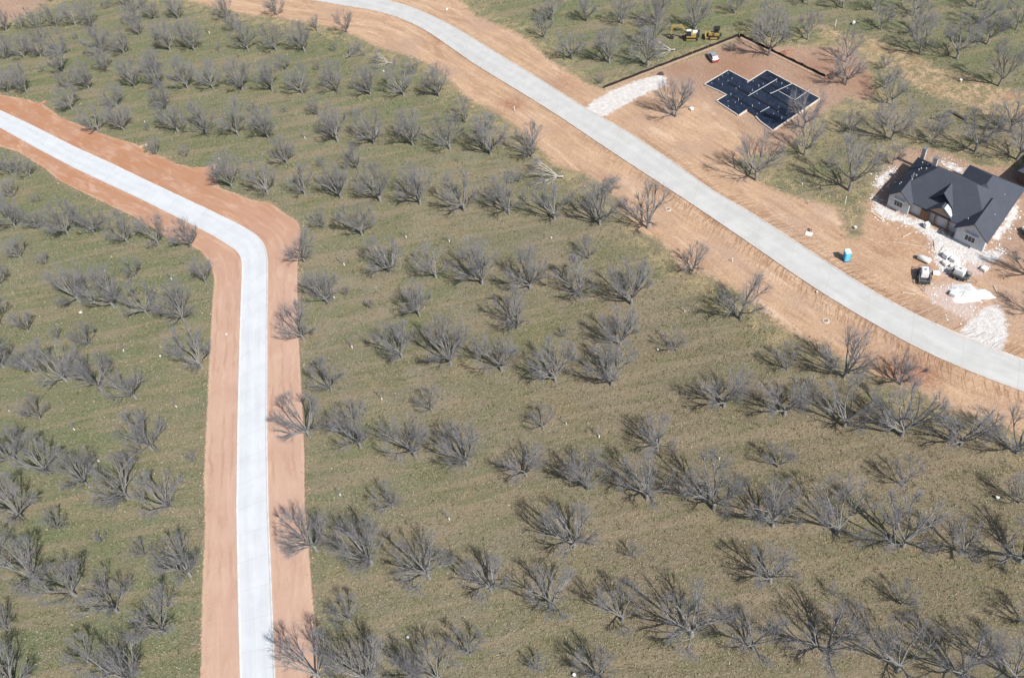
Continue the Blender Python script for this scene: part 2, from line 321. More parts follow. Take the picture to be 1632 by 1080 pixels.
# ------------------------------------------------------------ concrete roads with kerbs
def conc(name, base, var, jointscale, dirt=.7):
    s = NT(name); P = s.pos(); ru = s.attr('along'); ac = s.attr('across')
    n1 = s.noise(P, .25, 5, .6); n2 = s.noise(P, 6, 5, .7); n3 = s.noise(s.comb(s.math('MULTIPLY', ru, .06), s.math('MULTIPLY', ac, 2.2)), 2.0, 5, .7)
    c = s.mix(s.rng(n1, .35, .65), tuple(b*(1-var) for b in base), tuple(b*(1+var*.6) for b in base))
    c = s.mix(s.rng(n3, .45, .75, 0, .30), c, tuple(b*.72 for b in (base[0]*1.02, base[1]*.98, base[2]*.92)))
    c = s.mix(s.rng(n2, .5, .8, 0, .18), c, tuple(b*.7 for b in base))
    # transverse joints: the slab was poured in panels
    fr = s.math('FRACT', s.math('DIVIDE', ru, jointscale)); d = s.math('ABSOLUTE', s.math('SUBTRACT', fr, .5))
    j = s.rng(d, .5-.09/jointscale, .5-.03/jointscale, 0, 1)
    jl = s.rng(s.math('ABSOLUTE', s.math('SUBTRACT', ac, .5)), .002, .012, 1, 0)
    c = s.mix(s.math('MULTIPLY', j, .22), c, (.25, .22, .19))
    pv = s.noise(s.comb(s.math('FLOOR', s.math('DIVIDE', ru, jointscale)), s.math('FLOOR', s.math('MULTIPLY', ac, 2))), 7.3, 0)
    c = s.mix(s.rng(pv, .3, .7, 0, .16), c, tuple(b*.8 for b in base))
    c = s.mix(s.math('MULTIPLY', jl, .5), c, (.72, .70, .66))
    w1 = s.rng(s.math('ABSOLUTE', s.math('SUBTRACT', s.math('ABSOLUTE', s.math('SUBTRACT', ac, .5)), .2)), .02, .10, 1, 0)
    c = s.mix(s.math('MULTIPLY', w1, s.rng(s.noise(P, .12, 4), .35, .65, .03, .12)), c, tuple(b*.62 for b in base))
    eg = s.math('MULTIPLY', s.rng(s.math('ABSOLUTE', s.math('SUBTRACT', ac, .5)), .36, .5), s.rng(s.noise(P, .35, 5, .7), .48, .66))
    c = s.mix(s.math('MULTIPLY', eg, dirt), c, (.50, .35, .24))
    ck = s.noise(P, .5, 8, .75, 2.0); ckm = s.rng(s.math('ABSOLUTE', s.math('SUBTRACT', ck, .5)), .0, .006, .35, 0)
    c = s.mix(ckm, c, tuple(b*.55 for b in base))
    s.bump(n2, .15, .02)
    return s.fin(c, .85, 0, .3)
def road(name, lo, hi, m, mk, edge=.32):
    N = 420; a = resamp(lo, N); b = resamp(hi, N)
    # re-pair the far side by nearest fraction
    S = np.r_[0, np.cumsum(np.hypot(*np.diff((a+b)/2, axis=0).T))]
    cols = 9; v = []; al = []; ac = []
    for i in range(N):
        for j in range(cols):
            t = j/(cols-1); p = a[i]*(1-t)+b[i]*t; z = .09+.07*(1-(2*t-1)**2); v.append((p[0], p[1], z)); al.append(S[i]); ac.append(t)
    f = [(i*cols+j, i*cols+j+1, (i+1)*cols+j+1, (i+1)*cols+j) for i in range(N-1) for j in range(cols-1)]
    n0 = len(v)
    for side, t in ((a, 0.), (b, 1.)):      # skirts down into the soil
        for i in range(N): v.append((side[i][0], side[i][1], -.25)); al.append(S[i]); ac.append(t)
    for i in range(N-1):
        f.append((i*cols, (i+1)*cols, n0+i+1, n0+i)); f.append((i*cols+cols-1, n0+N+i, n0+N+i+1, (i+1)*cols+cols-1))
    me = bpy.data.meshes.new(name); me.from_pydata(v, [], f)
    me.attributes.new('along', 'FLOAT', 'POINT').data.foreach_set('value', np.array(al, 'f4'))
    me.attributes.new('across', 'FLOAT', 'POINT').data.foreach_set('value', np.array(ac, 'f4'))
    me.materials.append(m); o = bpy.data.objects.new(name, me); C.objects.link(o); setp(o, kind='structure')
    # kerbs: low rounded upstand along both edges
    k = MB()
    for side, other in ((a, b), (b, a)):
        dirn = other-side; dirn /= np.hypot(dirn[:, 0], dirn[:, 1])[:, None]
        prof = [(-.04, -.2), (-.04, .20), (.03, .235), (edge*.5, .225), (edge, .13), (edge, -.2)]
        n0 = len(k.v); np_ = len(prof)
        for i in range(N):
            for px, pz in prof: p = side[i]+dirn[i]*px; k.v.append((p[0], p[1], pz))
        for i in range(N-1):
            for j in range(np_-1): k.f.append((n0+i*np_+j, n0+i*np_+j+1, n0+(i+1)*np_+j+1, n0+(i+1)*np_+j))
    kb = k.build('kerb', mk); setp(kb, kind='structure')
    return o
m_cL = conc('pale_concrete', (.61, .635, .66), .05, 5.2, .35); m_cR = conc('grey_concrete', (.545, .545, .53), .07, 9.0)
m_kL = matobj('kerb_concrete_pale', (.61, .61, .60), .85, 0, .1, .7); m_kR = matobj('kerb_concrete', (.56, .52, .48), .85, 0, .15, .7)
# pair the two edges of the left road at its sharp corner by arc pieces
road('left_road', wLRlo, wLRhi, m_cL, m_kL); road('right_road', wRRlo, wRRhi, m_cR, m_kR)

# ------------------------------------------------------------ trees
rnd = random.Random(7)
def bark(name, col, dark):
    s = NT(name); P = s.obj(); n = s.noise(s.scalev(P, 3, 3, 1), 3, 6, .7)
    oi = s.n('ShaderNodeObjectInfo').outputs['Random']
    c = s.mix(s.rng(n, .35, .65), dark, col); c = s.mix(s.math('MULTIPLY', oi, .3), c, tuple(d*.8 for d in dark))
    return s.fin(c, .9, 0, .2)
m_trunk = bark('bark_grey', (.345, .34, .33), (.15, .147, .142))
m_twig = bark('twig_lavender_grey', (.335, .33, .345), (.225, .222, .235))
class Tree:
    """a bare orchard tree: leaning trunk, spreading limbs, dense fine twigs"""
    def __init__(s, seed, height, width, limbs, fine, trunkr=.24, th=None, up=.35, thick=1.0):
        s.r = random.Random(seed); s.W = MB(); s.T = MB(); s.h = height; s.w = width; s.fine = fine; s.up = up; s.tk = thick
        s.lim = {1: .70, 2: .90, 3: 1.08, 4: 1.25, 5: 2.0}
        r = s.r; th = th or height*.16
        lean = Vector((r.uniform(-.12, .12), r.uniform(-.12, .12), 1))
        top = Vector((lean.x*th, lean.y*th, th))
        s.W.tube([(0, 0, -.3), (0, 0, .05), top*.5+Vector((r.uniform(-.05, .05), 0, 0)), top], [trunkr*1.35, trunkr*1.15, trunkr, trunkr*.9], 7)
        a0 = r.uniform(0, 6.28)
        for i in range(limbs):
            az = a0+i*2.4+r.uniform(-.3, .3); el = (.60, .92, .74, 1.22, .64, 1.02, .82, 1.38, .70)[i % 9]+r.uniform(-.12, .12)
            d = Vector((math.cos(az)*math.cos(el), math.sin(az)*math.cos(el), math.sin(el)))
            L = (width*.37*math.cos(el)+height*.56*math.sin(el))*r.uniform(.85, 1.15)
            s.grow(top-Vector((0, 0, r.uniform(0, th*.35))), d, L, trunkr*r.uniform(.42, .66), 1)
    def grow(s, p, d, L, rad, lev):
        r = s.r; n = {1: 6, 2: 4, 3: 3, 4: 2, 5: 1}[lev]; pts = [p]; rr = [rad]; ds = [d]; q = p; dd = d.copy()
        wob = {1: .15, 2: .20, 3: .28, 4: .34, 5: .36}[lev]
        for i in range(n):
            dd = (dd+Vector((r.uniform(-wob, wob), r.uniform(-wob, wob), r.uniform(-wob, wob)+s.up*(.16 if lev < 3 else .05)))).normalized()
            q2 = q+dd*L/n
            if ((q2.x**2+q2.y**2)/(s.w/2)**2+((q2.z-.54*s.h)/(.47*s.h))**2) > s.lim[lev]*s.r.uniform(.9, 1.1) and i: break
            q = q2; pts.append(q); rr.append(rad*(1-.62*(i+1)/n)); ds.append(dd.copy())
        n = len(pts)-1
        (s.W if lev <= 2 else s.T).tube(pts, rr, 6 if lev == 1 else 5 if lev == 2 else 3, cap=False)
        if lev == 5: return
        kids = {1: 6, 2: 6, 3: 5, 4: s.fine}[lev]
        for k in range(kids):
            t = r.uniform(.25, 1.0) if k else 1.0
            i = min(n, int(t*n)); f = t*n-i
            b = pts[i] if i >= n else pts[i].lerp(pts[i+1], f)
            ax = ds[min(i, n)]; o = ax.orthogonal().normalized(); o.rotate(Matrix.Rotation(r.uniform(0, 6.28), 3, ax))
            sp = (r.uniform(.28, .72) if lev < 3 else r.uniform(.4, 1.0)) if k else .2
            nd = (ax*math.cos(sp)+o*math.sin(sp)).normalized(); nd.z += .10 if lev < 3 else .02; nd.normalize()
            if b.z < s.h*.12 and nd.z < .1: nd.z = .25; nd.normalize()
            s.grow(b, nd, L*r.uniform(.42, .66)*(1-.25*t*(k > 0)), min(rr[min(i, n)]*r.uniform(.62, .80), {1: .12, 2: .042, 3: .0108, 4: .0044}[lev]*s.tk*r.uniform(.7, 1.2)), lev+1)
    def meshes(s, name):
        out = []
        for nm, b, m in (('trunk', s.W, m_trunk), ('crown', s.T, m_twig)):
            me = bpy.data.meshes.new(name+'_'+nm)
            v = np.array([tuple(a) for a in b.v], 'f4'); me.from_pydata(v.tolist(), [], b.f); me.materials.append(m)
            me.polygons.foreach_set('use_smooth', [True]*len(me.polygons)); out.append(me)
        return out
VAR = {'big': [Tree(11+i, 8.2, 8.3, 7+i % 3, 3, .25, up=.25+.12*(i % 3)).meshes('big%d' % i) for i in range(9)],
       'mid': [Tree(61+i, 8.2, 8.0, 6+i % 2, 3, .23, up=.45, thick=1.25).meshes('mid%d' % i) for i in range(4)],
       'open': [Tree(91+i, 9.2, 8.0, 7, 3, .24, th=1.9, up=.35).meshes('open%d' % i) for i in range(4)]}
m_guard = mat('white_tree_guard', (.85, .85, .83), .5)
def sapling(seed):
    r = random.Random(seed); t = MB(); c = MB(); c2 = MB()
    t.tube([(0, 0, -.1), (.05, .03, 1.0), (.02, .1, 2.6)], [.045, .035, .012], 5)
    for k in range(16):
        z = .7+k*.115; a = r.uniform(0, 6.28); L = (1.0-k*.035)*r.uniform(.7, 1.2)
        p = Vector((.03, .05, z)); e = p+Vector((math.cos(a)*L*.6, math.sin(a)*L*.6, L*.75)); c.tube([p, p.lerp(e, .5)+Vector((0, 0, -.05)), e], [.02, .014, .008], 3, False)
        for j in range(4):
            q = p.lerp(e, r.uniform(.4, .95)); c.tube([q, q+Vector((r.uniform(-.3, .3), r.uniform(-.3, .3), r.uniform(.1, .4)))], .008, 3, False)
    c2.tube([(0, 0, 0), (0, 0, .55)], .13, 8)
    out = []
    for nm, b, m in (('trunk', t, m_trunk), ('crown', c, m_twig), ('trunk_guard', c2, m_guard)):
        me = bpy.data.meshes.new('sapling_'+nm); me.from_pydata([tuple(a) for a in b.v], [], b.f); me.materials.append(m); out.append(me)
    return out
SAP = [sapling(s) for s in (3, 4, 5)]
# base of every trunk: tile origin, tile scale, then (x, y, size)
T = [
 (0, 0, 6.75, [(575,12,.75),(75,335,.85),(245,310,.65),(420,305,.9),(615,285,.9),(815,270,.9),(1003,288,1.0),(1190,80,.6),(1370,68,.7),(1515,95,.8),(1465,248,.9),(1505,378,.8),(830,415,.3),(80,640,.95),(265,625,.95),(445,610,.9),(440,450,.65),(670,600,.9),(690,775,.9),(1100,580,1),(1150,765,.85),(1335,575,.95),(470,775,.33),(90,985,.95),(290,990,.95),(720,955,.7),(965,965,1.0),(1455,940,1.0)]),
 (200, 0, 6.75, [(320,205,.8),(575,205,.9),(1090,200,.85),(1170,330,.75),(485,545,1.0),(745,545,1.1),(1320,540,1.0),(905,360,.22),(1010,545,.3),(330,790,.85),(365,945,.9),(670,950,1.0),(945,950,1.0),(1260,965,1.05),(1580,970,1.05)]),
 (400, 0, 6.75, [(285,165,.85),(715,335,.55),(1040,355,.8),(270,540,.9),(575,550,1.05),(905,545,.32),(385,745,.55),(725,750,.28),(555,1000,1.05),(925,990,1.0),(1285,1020,1.0)]),
 (400, 0, 4, [(975,605,1.1),(1200,615,1.05),(430,735,.6),(220,715,.25),(655,740,.25),(115,885,1.1),(553,900,1.1),(785,915,1.1),(1033,925,1.15),(1270,950,1.0),(1530,985,1.2),(230,1040,.85),(450,1060,.3),(680,1075,.75),(1370,780,.75),(345,882,.2),(1045,475,.6)]),
 (0, 140, 6.75, [(780,235,.9),(1060,460,.9),(1335,460,1.0),(1265,205,.9),(1600,455,.28),(130,930,.85),(330,950,.7)]),
 (200, 140, 6.75, [(452,225,.85),(565,470,1.1),(875,495,1.15),(1215,510,1.1),(345,715,.55),(660,735,.38),(1010,770,.2),(1370,245,.32),(1150,1070,1.1)]),
 (0, 220, 6.75, [(170,960,1.0),(430,985,.8),(740,1040,1.1),(1020,1030,.95),(150,650,.65),(410,690,.3),(8,770,.55)]),
 (0, 360, 6.75, [(1375,175,1.0),(230,350,.75),(500,410,.4),(1470,545,.65),(10,640,.8),(10,1070,.9),(305,1135,.7),(860,810,1.25),(1225,870,1.25),(1590,955,1.0),(1130,490,.15)]),
 (0, 270, 4, [(1010,475,.95),(1220,495,.9),(1175,965,1.1),(1315,725,.75),(1095,700,.22)]),
 (0, 540, 4, [(1285,175,1.1),(568,38,.7),(375,-5,.35),(25,180,1.0),(212,215,.9),(425,268,1.15),(648,325,1.1),(865,375,1.05),(260,515,.7),(60,460,.15),(475,578,.2),(790,75,.18),(1125,432,.18),(970,705,1.1),(100,775,1.1),(305,850,1.05),(550,925,1.0),(815,1015,1.15),(1080,1075,1.1),(630,780,.18),(1245,775,.3)]),
 (0, 810, 4, [(145,60,1.1),(380,135,.6),(10,305,.8),(225,455,1.15),(485,555,1.15),(655,215,.3),(930,305,.5),(1215,430,1.1),(750,660,1.1),(1050,790,1.15),(45,770,.7),(575,985,.75),(110,1125,1.1),(860,1112,1.15)]),
 (400, 270, 4, [(105,145,1.05),(345,160,.85),(575,180,1.1),(825,205,1.1),(1080,220,1.15),(1360,260,1.15),(345,590,1.0),(490,850,1.0),(460,370,.6),(710,420,1.1),(885,655,1.1),(1180,690,1.0),(1475,730,1.2),(1075,930,.95),(595,610,.22),(990,435,.22),(1265,460,.19),(620,800,.25),(765,885,.28),(335,1080,1.1)]),
 (800, 270, 4, [(45,280,1.15),(335,310,1.15),(625,350,1.15),(930,375,1.2),(110,80,.5),(700,150,.45),(100,1010,1.05),(180,760,1.1),(495,805,1.15),(825,855,1.15),(1220,650,.85),(1520,950,1.2),(555,570,.6),(1165,905,.19),(395,1065,.28)]),
 (400, 540, 4, [(965,115,1.1),(1275,160,1.15),(1600,200,1.15),(515,325,.85),(835,385,.2),(1155,460,.7),(645,55,.22),(375,620,1.15),(700,690,1.1),(1050,745,1.15),(1380,800,1.2),(570,995,.2),(905,1075,.7)]),
 (800, 540, 4, [(340,265,1.1),(700,290,1.2),(755,40,1.05),(1110,70,.6),(1415,430,1.15),(265,570,.65),(410,545,.17),(620,625,.22),(990,700,.85),(1385,765,.2),(155,870,1.0),(545,955,1.0),(925,1020,1.1),(1350,1085,1.25)]),
 (1200, 540, 3.78, [(205,185,.7),(550,230,1.15),(890,275,.8),(190,455,1.15),(550,525,1.1),(895,580,1.25),(1250,640,1.15),(1590,685,1.15),(150,770,.65),(905,885,.7),(1605,985,.7)]),
 (1200, 810, 3.78, [(120,105,1.1),(510,148,1.3),(905,225,1.3),(1255,270,.85),(1610,320,1.2),(105,440,.9),(490,520,.3),(895,575,.6),(1650,700,.6),(440,870,1.25),(870,970,1.15),(1260,1015,1.15),(1560,1030,1.15),(0,840,1.1)]),
 (800, 810, 4, [(460,245,1.15),(330,620,1.05),(765,710,1.0),(1210,805,1.3),(840,310,.38),(240,1040,.45),(620,1077,.85)]),
 (400, 810, 4, [(420,270,1.15),(770,350,1.2),(1140,445,1.2),(1530,520,1.05),(635,720,.7),(1265,70,.2),(1395,935,.75),(440,1088,1.15),(750,1112,1.15),(1040,1095,.8),(1200,1100,1.0)]),
 (800, 0, 6.75, [(545,215,1.0),(460,405,.75),(915,225,.8),(1300,250,.9),(755,635,1.05),(1155,675,1.1),(1570,705,1.1),(1065,900,.35)]),
 (1000, 0, 6.75, [(270,500,1.1),(315,275,1.0),(730,315,1.1),(1155,150,.7),(1520,600,1.25),(1545,400,1.0),(1110,560,.32)]),
 (1200, 0, 6.75, [(595,45,.7),(970,80,.85),(1340,120,.75),(1375,310,.75),(590,425,.8),(1000,670,.9),(1000,915,1.0),(1420,735,.45),(1435,955,.7)]),
 (1392, 0, 6.75, [(435,165,.9),(460,360,.9),(500,580,1.0),(900,630,1.1),(1105,85,.9),(1170,270,.9),(1225,475,1.0),(1530,325,1.0),(1350,920,1.1)]),
 (1392, 140, 6.75, [(195,550,1.15),(205,185,.75),(630,600,.75),(1095,680,1.1),(1545,770,1.15),(1470,470,1.1),(205,825,.6)]),
 (1200, 160, 6.75, [(550,300,1.0),(555,590,.95),(1035,345,.6),(1035,965,1.3),(35,860,1.25),(530,905,.18)]),
 (0, 0, 1, [(1077,186,1.2),(1645,442,.95),(1644,500,.75),(848,250,1.05)])]
ORD = ['first','second','third','fourth','fifth','sixth','seventh','eighth','ninth','tenth','eleventh','twelfth','thirteenth','fourteenth','fifteenth','sixteenth','seventeenth','eighteenth','nineteenth','twentieth','twenty-first','twenty-second','twenty-third','twenty-fourth','twenty-fifth','twenty-sixth','twenty-seventh','twenty-eighth','twenty-ninth','thirtieth']
trees = []
for x0, y0, s, L in T:
    for x, y, k in L:
        px, py = x0+x/s, y0+y/s; p = W(px, py)
        if any(math.hypot(p[0]-t['p'][0], p[1]-t['p'][1]) < (2.2 if k > .4 else 1.2) for t in trees): continue
        trees.append({'p': p, 'k': k, 'px': px, 'py': py})
cl = (resamp(wLRlo, 150)+resamp(wLRhi, 150))/2; cr = (resamp(wRRlo, 150)+resamp(wRRhi, 150))/2
def sideof(P, line):
    i = int(np.argmin(np.hypot(line[:, 0]-P[0], line[:, 1]-P[1]))); i = min(max(i, 0), len(line)-2)
    d = line[i+1]-line[i]; e = P-line[i]; return d[0]*e[1]-d[1]*e[0]
ROWA = math.radians(-25.5); rn = np.array([-math.sin(ROWA), math.cos(ROWA)])
for t in trees:
    t['f'] = 'left' if sideof(t['p'], cl) < 0 else ('right' if sideof(t['p'], cr) > 0 else 'middle')
    t['r'] = float(t['p']@rn)
for f in ('left', 'middle', 'right'):
    L = sorted([t for t in trees if t['f'] == f], key=lambda t: t['r'])
    # rows: break the sorted across-row coordinate at the orchard's half-row spacing
    rows = {}
    for t in L: rows.setdefault(int(round((t['r']-L[0]['r'])/10.2)), []).append(t)
    for i, k in enumerate(sorted(rows)):
        R = sorted(rows[k], key=lambda t: t['px'])
        for j, t in enumerate(R): t['row'] = i; t['col'] = j; t['n'] = len(R)
rt = random.Random(5)
FLD = {'left': 'left orchard', 'middle': 'middle orchard', 'right': 'right orchard'}
for t in trees:
    k = t['k']; p = t['p']; z = -.05
    d_sd = k < .24
    if d_sd: kind = 'young_tree'; parts = rt.choice(SAP); names = ('trunk', 'crown', 'trunk_guard'); sc_ = k/.2*.85
    else:
        kind = 'orchard_tree'; names = ('trunk', 'crown')
        if t['px'] > 1190 and t['py'] < 320 and k > .4: parts = rt.choice(VAR['open'])
        elif k < .8: parts = rt.choice(VAR['mid'])
        else: parts = rt.choice(VAR['big'])
        sc_ = k
    size = 'tiny staked' if k < .24 else 'small' if k < .5 else 'medium' if k < .88 else 'large' if k < 1.12 else 'very large'
    pos = 'leftmost' if t['col'] == 0 else 'rightmost' if t['col'] == t['n']-1 else ORD[t['col']]+' from left'
    lab = '%s bare tree, %s in %s row up, %s' % (size, pos, ORD[t['row']], FLD[t['f']])
    o = thing(kind, (p[0], p[1], z), rt.uniform(0, 6.28), lab, 'tree', ('young trees with white guards among the rows' if d_sd else 'bare orchard trees in rows'))
    a = sc_*rt.uniform(.97, 1.07); o.scale = (a*.97, a*.97, a*rt.uniform(.98, 1.16))
    for nm, me_ in zip(names, parts):
        c = bpy.data.objects.new(nm, me_); C.objects.link(c); c.parent = o
        if nm == 'crown' : pass

# ------------------------------------------------------------ grass tufts (one uncountable mass)
def tufts():
    rs = np.random.RandomState(3); N = 300000
    P = np.stack([rs.uniform(-175, 165, N), rs.uniform(38, 330, N)], 1)
    keep = rs.rand(N) < np.clip(1.25-np.hypot(P[:, 0], P[:, 1])/330, .25, 1); P = P[keep]
    # inside the photographed ground only
    ix = np.clip((P[:, 0]+175).round().astype(int), 0, 340)+np.searchsorted(gx, -175.); iy = np.clip((P[:, 1]-38).round().astype(int), 0, 297)+np.searchsorted(gy, 38.)
    gi = iy*nx+np.clip(ix, 0, nx-1)
    off = (A['dl'][gi] < -.6) & (A['dr'][gi] < -1.5+3*(rs.rand(len(P)) < .12)) & (A['db'][gi] < .5) & (A['dw'][gi] < -1)
    P = P[off]; z = Zg[gi][off]; n = len(P); B = 3
    a = rs.uniform(0, 6.283, (n, B)); r = rs.uniform(.05, .30, (n, B)); h = rs.uniform(.10, .38, (n, B))*rs.uniform(.6, 1.3, (n, 1)); w = rs.uniform(.03, .10, (n, B))
    cx = P[:, :1]+np.cos(a)*r*.5; cy = P[:, 1:]+np.sin(a)*r*.5; t = a+rs.uniform(-1, 1, (n, B))
    zz = z[:, None]+0*a
    v0 = np.stack([cx-np.sin(t)*w, cy+np.cos(t)*w, zz-.03], -1); v1 = np.stack([cx+np.sin(t)*w, cy-np.cos(t)*w, zz-.03], -1)
    v2 = np.stack([cx+np.cos(a)*h*.8, cy+np.sin(a)*h*.8, zz+h], -1)
    V = np.stack([v0, v1, v2], 2).reshape(-1, 3)
    me = bpy.data.meshes.new('grass'); m = len(V)
    me.vertices.add(m); me.vertices.foreach_set('co', V.astype('f4').ravel()); me.loops.add(m); me.loops.foreach_set('vertex_index', np.arange(m, dtype='i4'))
    me.polygons.add(m//3); me.polygons.foreach_set('loop_start', np.arange(0, m, 3, dtype='i4')); me.update(calc_edges=True)
    col = np.repeat(rs.rand(n), B*3); me.attributes.new('tone', 'FLOAT', 'POINT').data.foreach_set('value', col.astype('f4'))
    s = NT('grass_blades'); t = s.attr('tone'); c = s.mix(s.rng(t, .30, .45), (.088, .094, .045), (.33, .29, .20)); c = s.mix(s.rng(t, .93, 1.0), c, (.46, .41, .31))
    me.materials.append(s.fin(c, .9, 0, .1))
    o = bpy.data.objects.new('grass', me); C.objects.link(o); setp(o, 'rough dry and green grass tufts covering the orchard floor', 'grass', kind='stuff')
tufts()
# ------------------------------------------------------------ materials for the building sites
m_white = mat('white_paint', (.78, .78, .77), .45, 0, .06, 1.5); m_black = mat('black_rubber', (.025, .025, .027), .7)
m_dark = mat('dark_steel', (.06, .062, .066), .5, .3); m_steel = mat('grey_steel', (.32, .33, .34), .45, .5)
m_yel = mat('machine_yellow', (.42, .30, .10), .5, 0, .15, 2); m_glass = mat('dark_glass', (.03, .04, .05), .12)
m_wood = mat('pine_lumber', (.52, .38, .24), .8, 0, .2, 4); m_red = mat('red_plastic', (.45, .05, .05), .4)
m_silver = mat('silver_paint', (.42, .44, .46), .35, .3); m_brown = mat('brown_timber', (.20, .11, .07), .8)
def az(a, b): p, q = W(*a), W(*b); return math.atan2(q[1]-p[1], q[0]-p[0])
def at(px, py, rz, name, label, cat, group=None, z=0.0):
    p = W(px, py); return thing(name, (p[0], p[1], z), rz, label, cat, group)
# ---- house under construction
HO = W(185/5.4+1380, 485/5.4+220, 3.0); E_ = math.radians(-58); N_ = math.radians(41)
eu = np.array([math.cos(E_), math.sin(E_)]); ev = np.array([math.cos(N_), math.sin(N_)])
def HT(b):
    b.v = [(v[0]*eu[0]+v[1]*ev[0], v[0]*eu[1]+v[1]*ev[1], v[2]) for v in b.v]; return b
def shingles():
    s = NT('charcoal_shingles'); P = s.obj(); n = s.noise(P, 9, 4, .7); n2 = s.noise(P, .5, 3)
    z = s.n('ShaderNodeSeparateXYZ'); s.L(P, z.inputs[0])
    row = s.math('FRACT', s.math('MULTIPLY', z.outputs[2], 5.5)); c = s.mix(s.rng(n, .35, .7), (.052, .062, .086), (.088, .098, .122))
    c = s.mix(s.rng(n2, .4, .7, 0, .4), c, (.090, .098, .115)); c = s.mix(s.rng(row, .8, 1.0, 0, .4), c, (.02, .022, .028)); s.bump(row, .3, .02)
    return s.fin(c, .75, 0, .3)
m_roof = shingles(); m_wrap = mat('pale_grey_wall', (.53, .545, .57), .8, 0, .08, .8); m_fascia = mat('dark_fascia', (.05, .045, .045), .7)
m_memb = mat('blue_white_membrane', (.60, .64, .72), .4)
house = thing('unfinished_house', (HO[0], HO[1], 0), 0, 'unfinished grey house with charcoal hipped roof and white debris around it', 'house')
def hip(u0, u1, v0, v1, ze, zr, axis, h0, h1, th=.22):
    if axis == 'u': m = (v0+v1)/2; r = [(u0+h0, m, zr), (u1-h1, m, zr)]
    else: m = (u0+u1)/2; r = [(m, v0+h0, zr), (m, v1-h1, zr)]
    c = [(u0, v0), (u1, v0), (u1, v1), (u0, v1)]; b = MB()
    V = [(x, y, ze-th) for x, y in c]+[(x, y, ze) for x, y in c]+r
    F = [(3, 2, 1, 0), (0, 1, 5, 4), (1, 2, 6, 5), (2, 3, 7, 6), (3, 0, 4, 7)]
    if axis == 'u': F += [(4, 5, 9, 8), (5, 6, 9), (6, 7, 8, 9), (7, 4, 8)]
    else: F += [(4, 5, 8), (5, 6, 9, 8), (6, 7, 9), (7, 4, 8, 9)]
    return b.add(V, F)
def chevron(u0, u1, v0, v1, ze, zr, t=.2):
    m = (u0+u1)/2; b = MB(); return b.prism([(u0, ze), (m, zr), (u1, ze), (u1, ze-t), (m, zr-t*1.1), (u0, ze-t)], v0, v1)
def pent(u0, u1, v0, v1, ze, zr):
    m = (u0+u1)/2; b = MB(); return b.prism([(u0, 0), (u0, ze), (m, zr), (u1, ze), (u1, 0)], v0, v1)
rf = HT(hip(0, 20.9, .9, 14.3, 3.0, 7.8, 'u', 6.3, 6.6)).build('roof', m_roof, house)
for nm, b in (('gable_roof', chevron(-.1, 5.3, -.15, 6.5, 3.02, 5.25)), ('gable_roof', chevron(14.5, 21.25, -.5, 8.5, 3.02, 5.85)),
              ('gable_roof', chevron(6.6, 13.5, 2.6, 8.5, 3.4, 6.9)), ('porch_roof', chevron(8.4, 13.3, .9, 4.2, 3.25, 5.1)), ('rear_roof', hip(9.6, 21.2, 6.5, 18.5, 3.01, 6.5, 'v', 4.2, 5.0))):
    HT(b).build(nm, m_roof, house)
HT(MB().box((10.4, 7.6, 1.5), (19.6, 11.9, 3.0))).build('wall', m_wrap, house)
HT(MB().box((15.3, 15.4, 1.45), (10.8, 5.4, 2.9))).build('wall', m_wrap, house)
HT(pent(.35, 4.85, .35, 5, 2.8, 4.85)).build('gable_wall', m_wrap, house)
HT(pent(15.0, 20.75, .1, 6, 2.8, 5.35)).build('gable_wall', m_wrap, house)
HT(pent(8.9, 12.8, 1.3, 3.9, 3.0, 4.65)).build('porch_gable', mat('tan_sheathing', (.36, .27, .19), .8), house) if False else None
pg = MB()
for (x, y) in ((8.8, 1.2), (10.2, 1.2), (12.9, 1.2), (7.0, 2.9)): pg.box((x, y, 1.5), (.32, .32, 3.0))
pg.box((10.85, 1.2, 3.05), (4.5, .26, .3)); HT(pg).build('porch_post', m_brown, house)
HT(MB().prism([(8.75, 3.2), (10.85, 4.75), (12.95, 3.2)], 1.05, 1.2)).build('porch_gable', mat('tan_sheathing', (.34, .26, .19), .8), house)
HT(MB().box((7.9, 1.7, 1.2), (1.5, 1.2, 2.4))).build('entry_frame', m_brown, house)
HT(MB().prism([(11.3, 4.83), (13.0, 3.55), (13.05, 3.60), (11.35, 4.90)], 1.1, 3.6)).build('roof_membrane', m_memb, house)
for (u, v, w) in ((2.6, .35, 1.9), (17.9, .1, 2.1)):
    wi = HT(MB().box((u, v-.05, 1.75), (w, .10, 1.35))).build('window', m_white, house)
    g = MB()
    for k in (-1, 0, 1): g.box((u+k*w/3.2, v-.11, 1.75), (w/3.6, .05, 1.15))
    HT(g).build('pane', m_glass, wi)
    HT(MB().box((u, v-.25, 2.95), (w*1.25, .5, .10))).build('window_hood', m_white, house)
for (u, v, z0, z1) in ((.75, 15.0, 0, 5.0), (5.0, 9.3, 5.2, 8.3)):
    b = MB().box((u, v, (z0+z1)/2), (.85, .85, z1-z0)); ch = HT(b).build('chimney', mat('chimney_stone', (.50, .49, .47), .8), rf)
    HT(MB().box((u, v, z1+.12), (.95, .95, .15))).build('chimney_cap', m_steel, ch)
rv = random.Random(2); b = MB()
for k in range(14):
    u = rv.uniform(.8, 4.2); v = rv.uniform(3, 12); z = 3.0+min(u, 6.3)*(4.8/6.3); HT(MB().tube([(u, v, z-.1), (u, v, z+.35)], .09, 6)).build('roof_vent', m_white, house)
for (u, v) in ((19.6, 6), (18.9, 12.5), (16, 1.9)): HT(MB().tube([(u, v, 3.3), (u, v, 4.5)], .08, 6)).build('roof_vent', m_white, house)
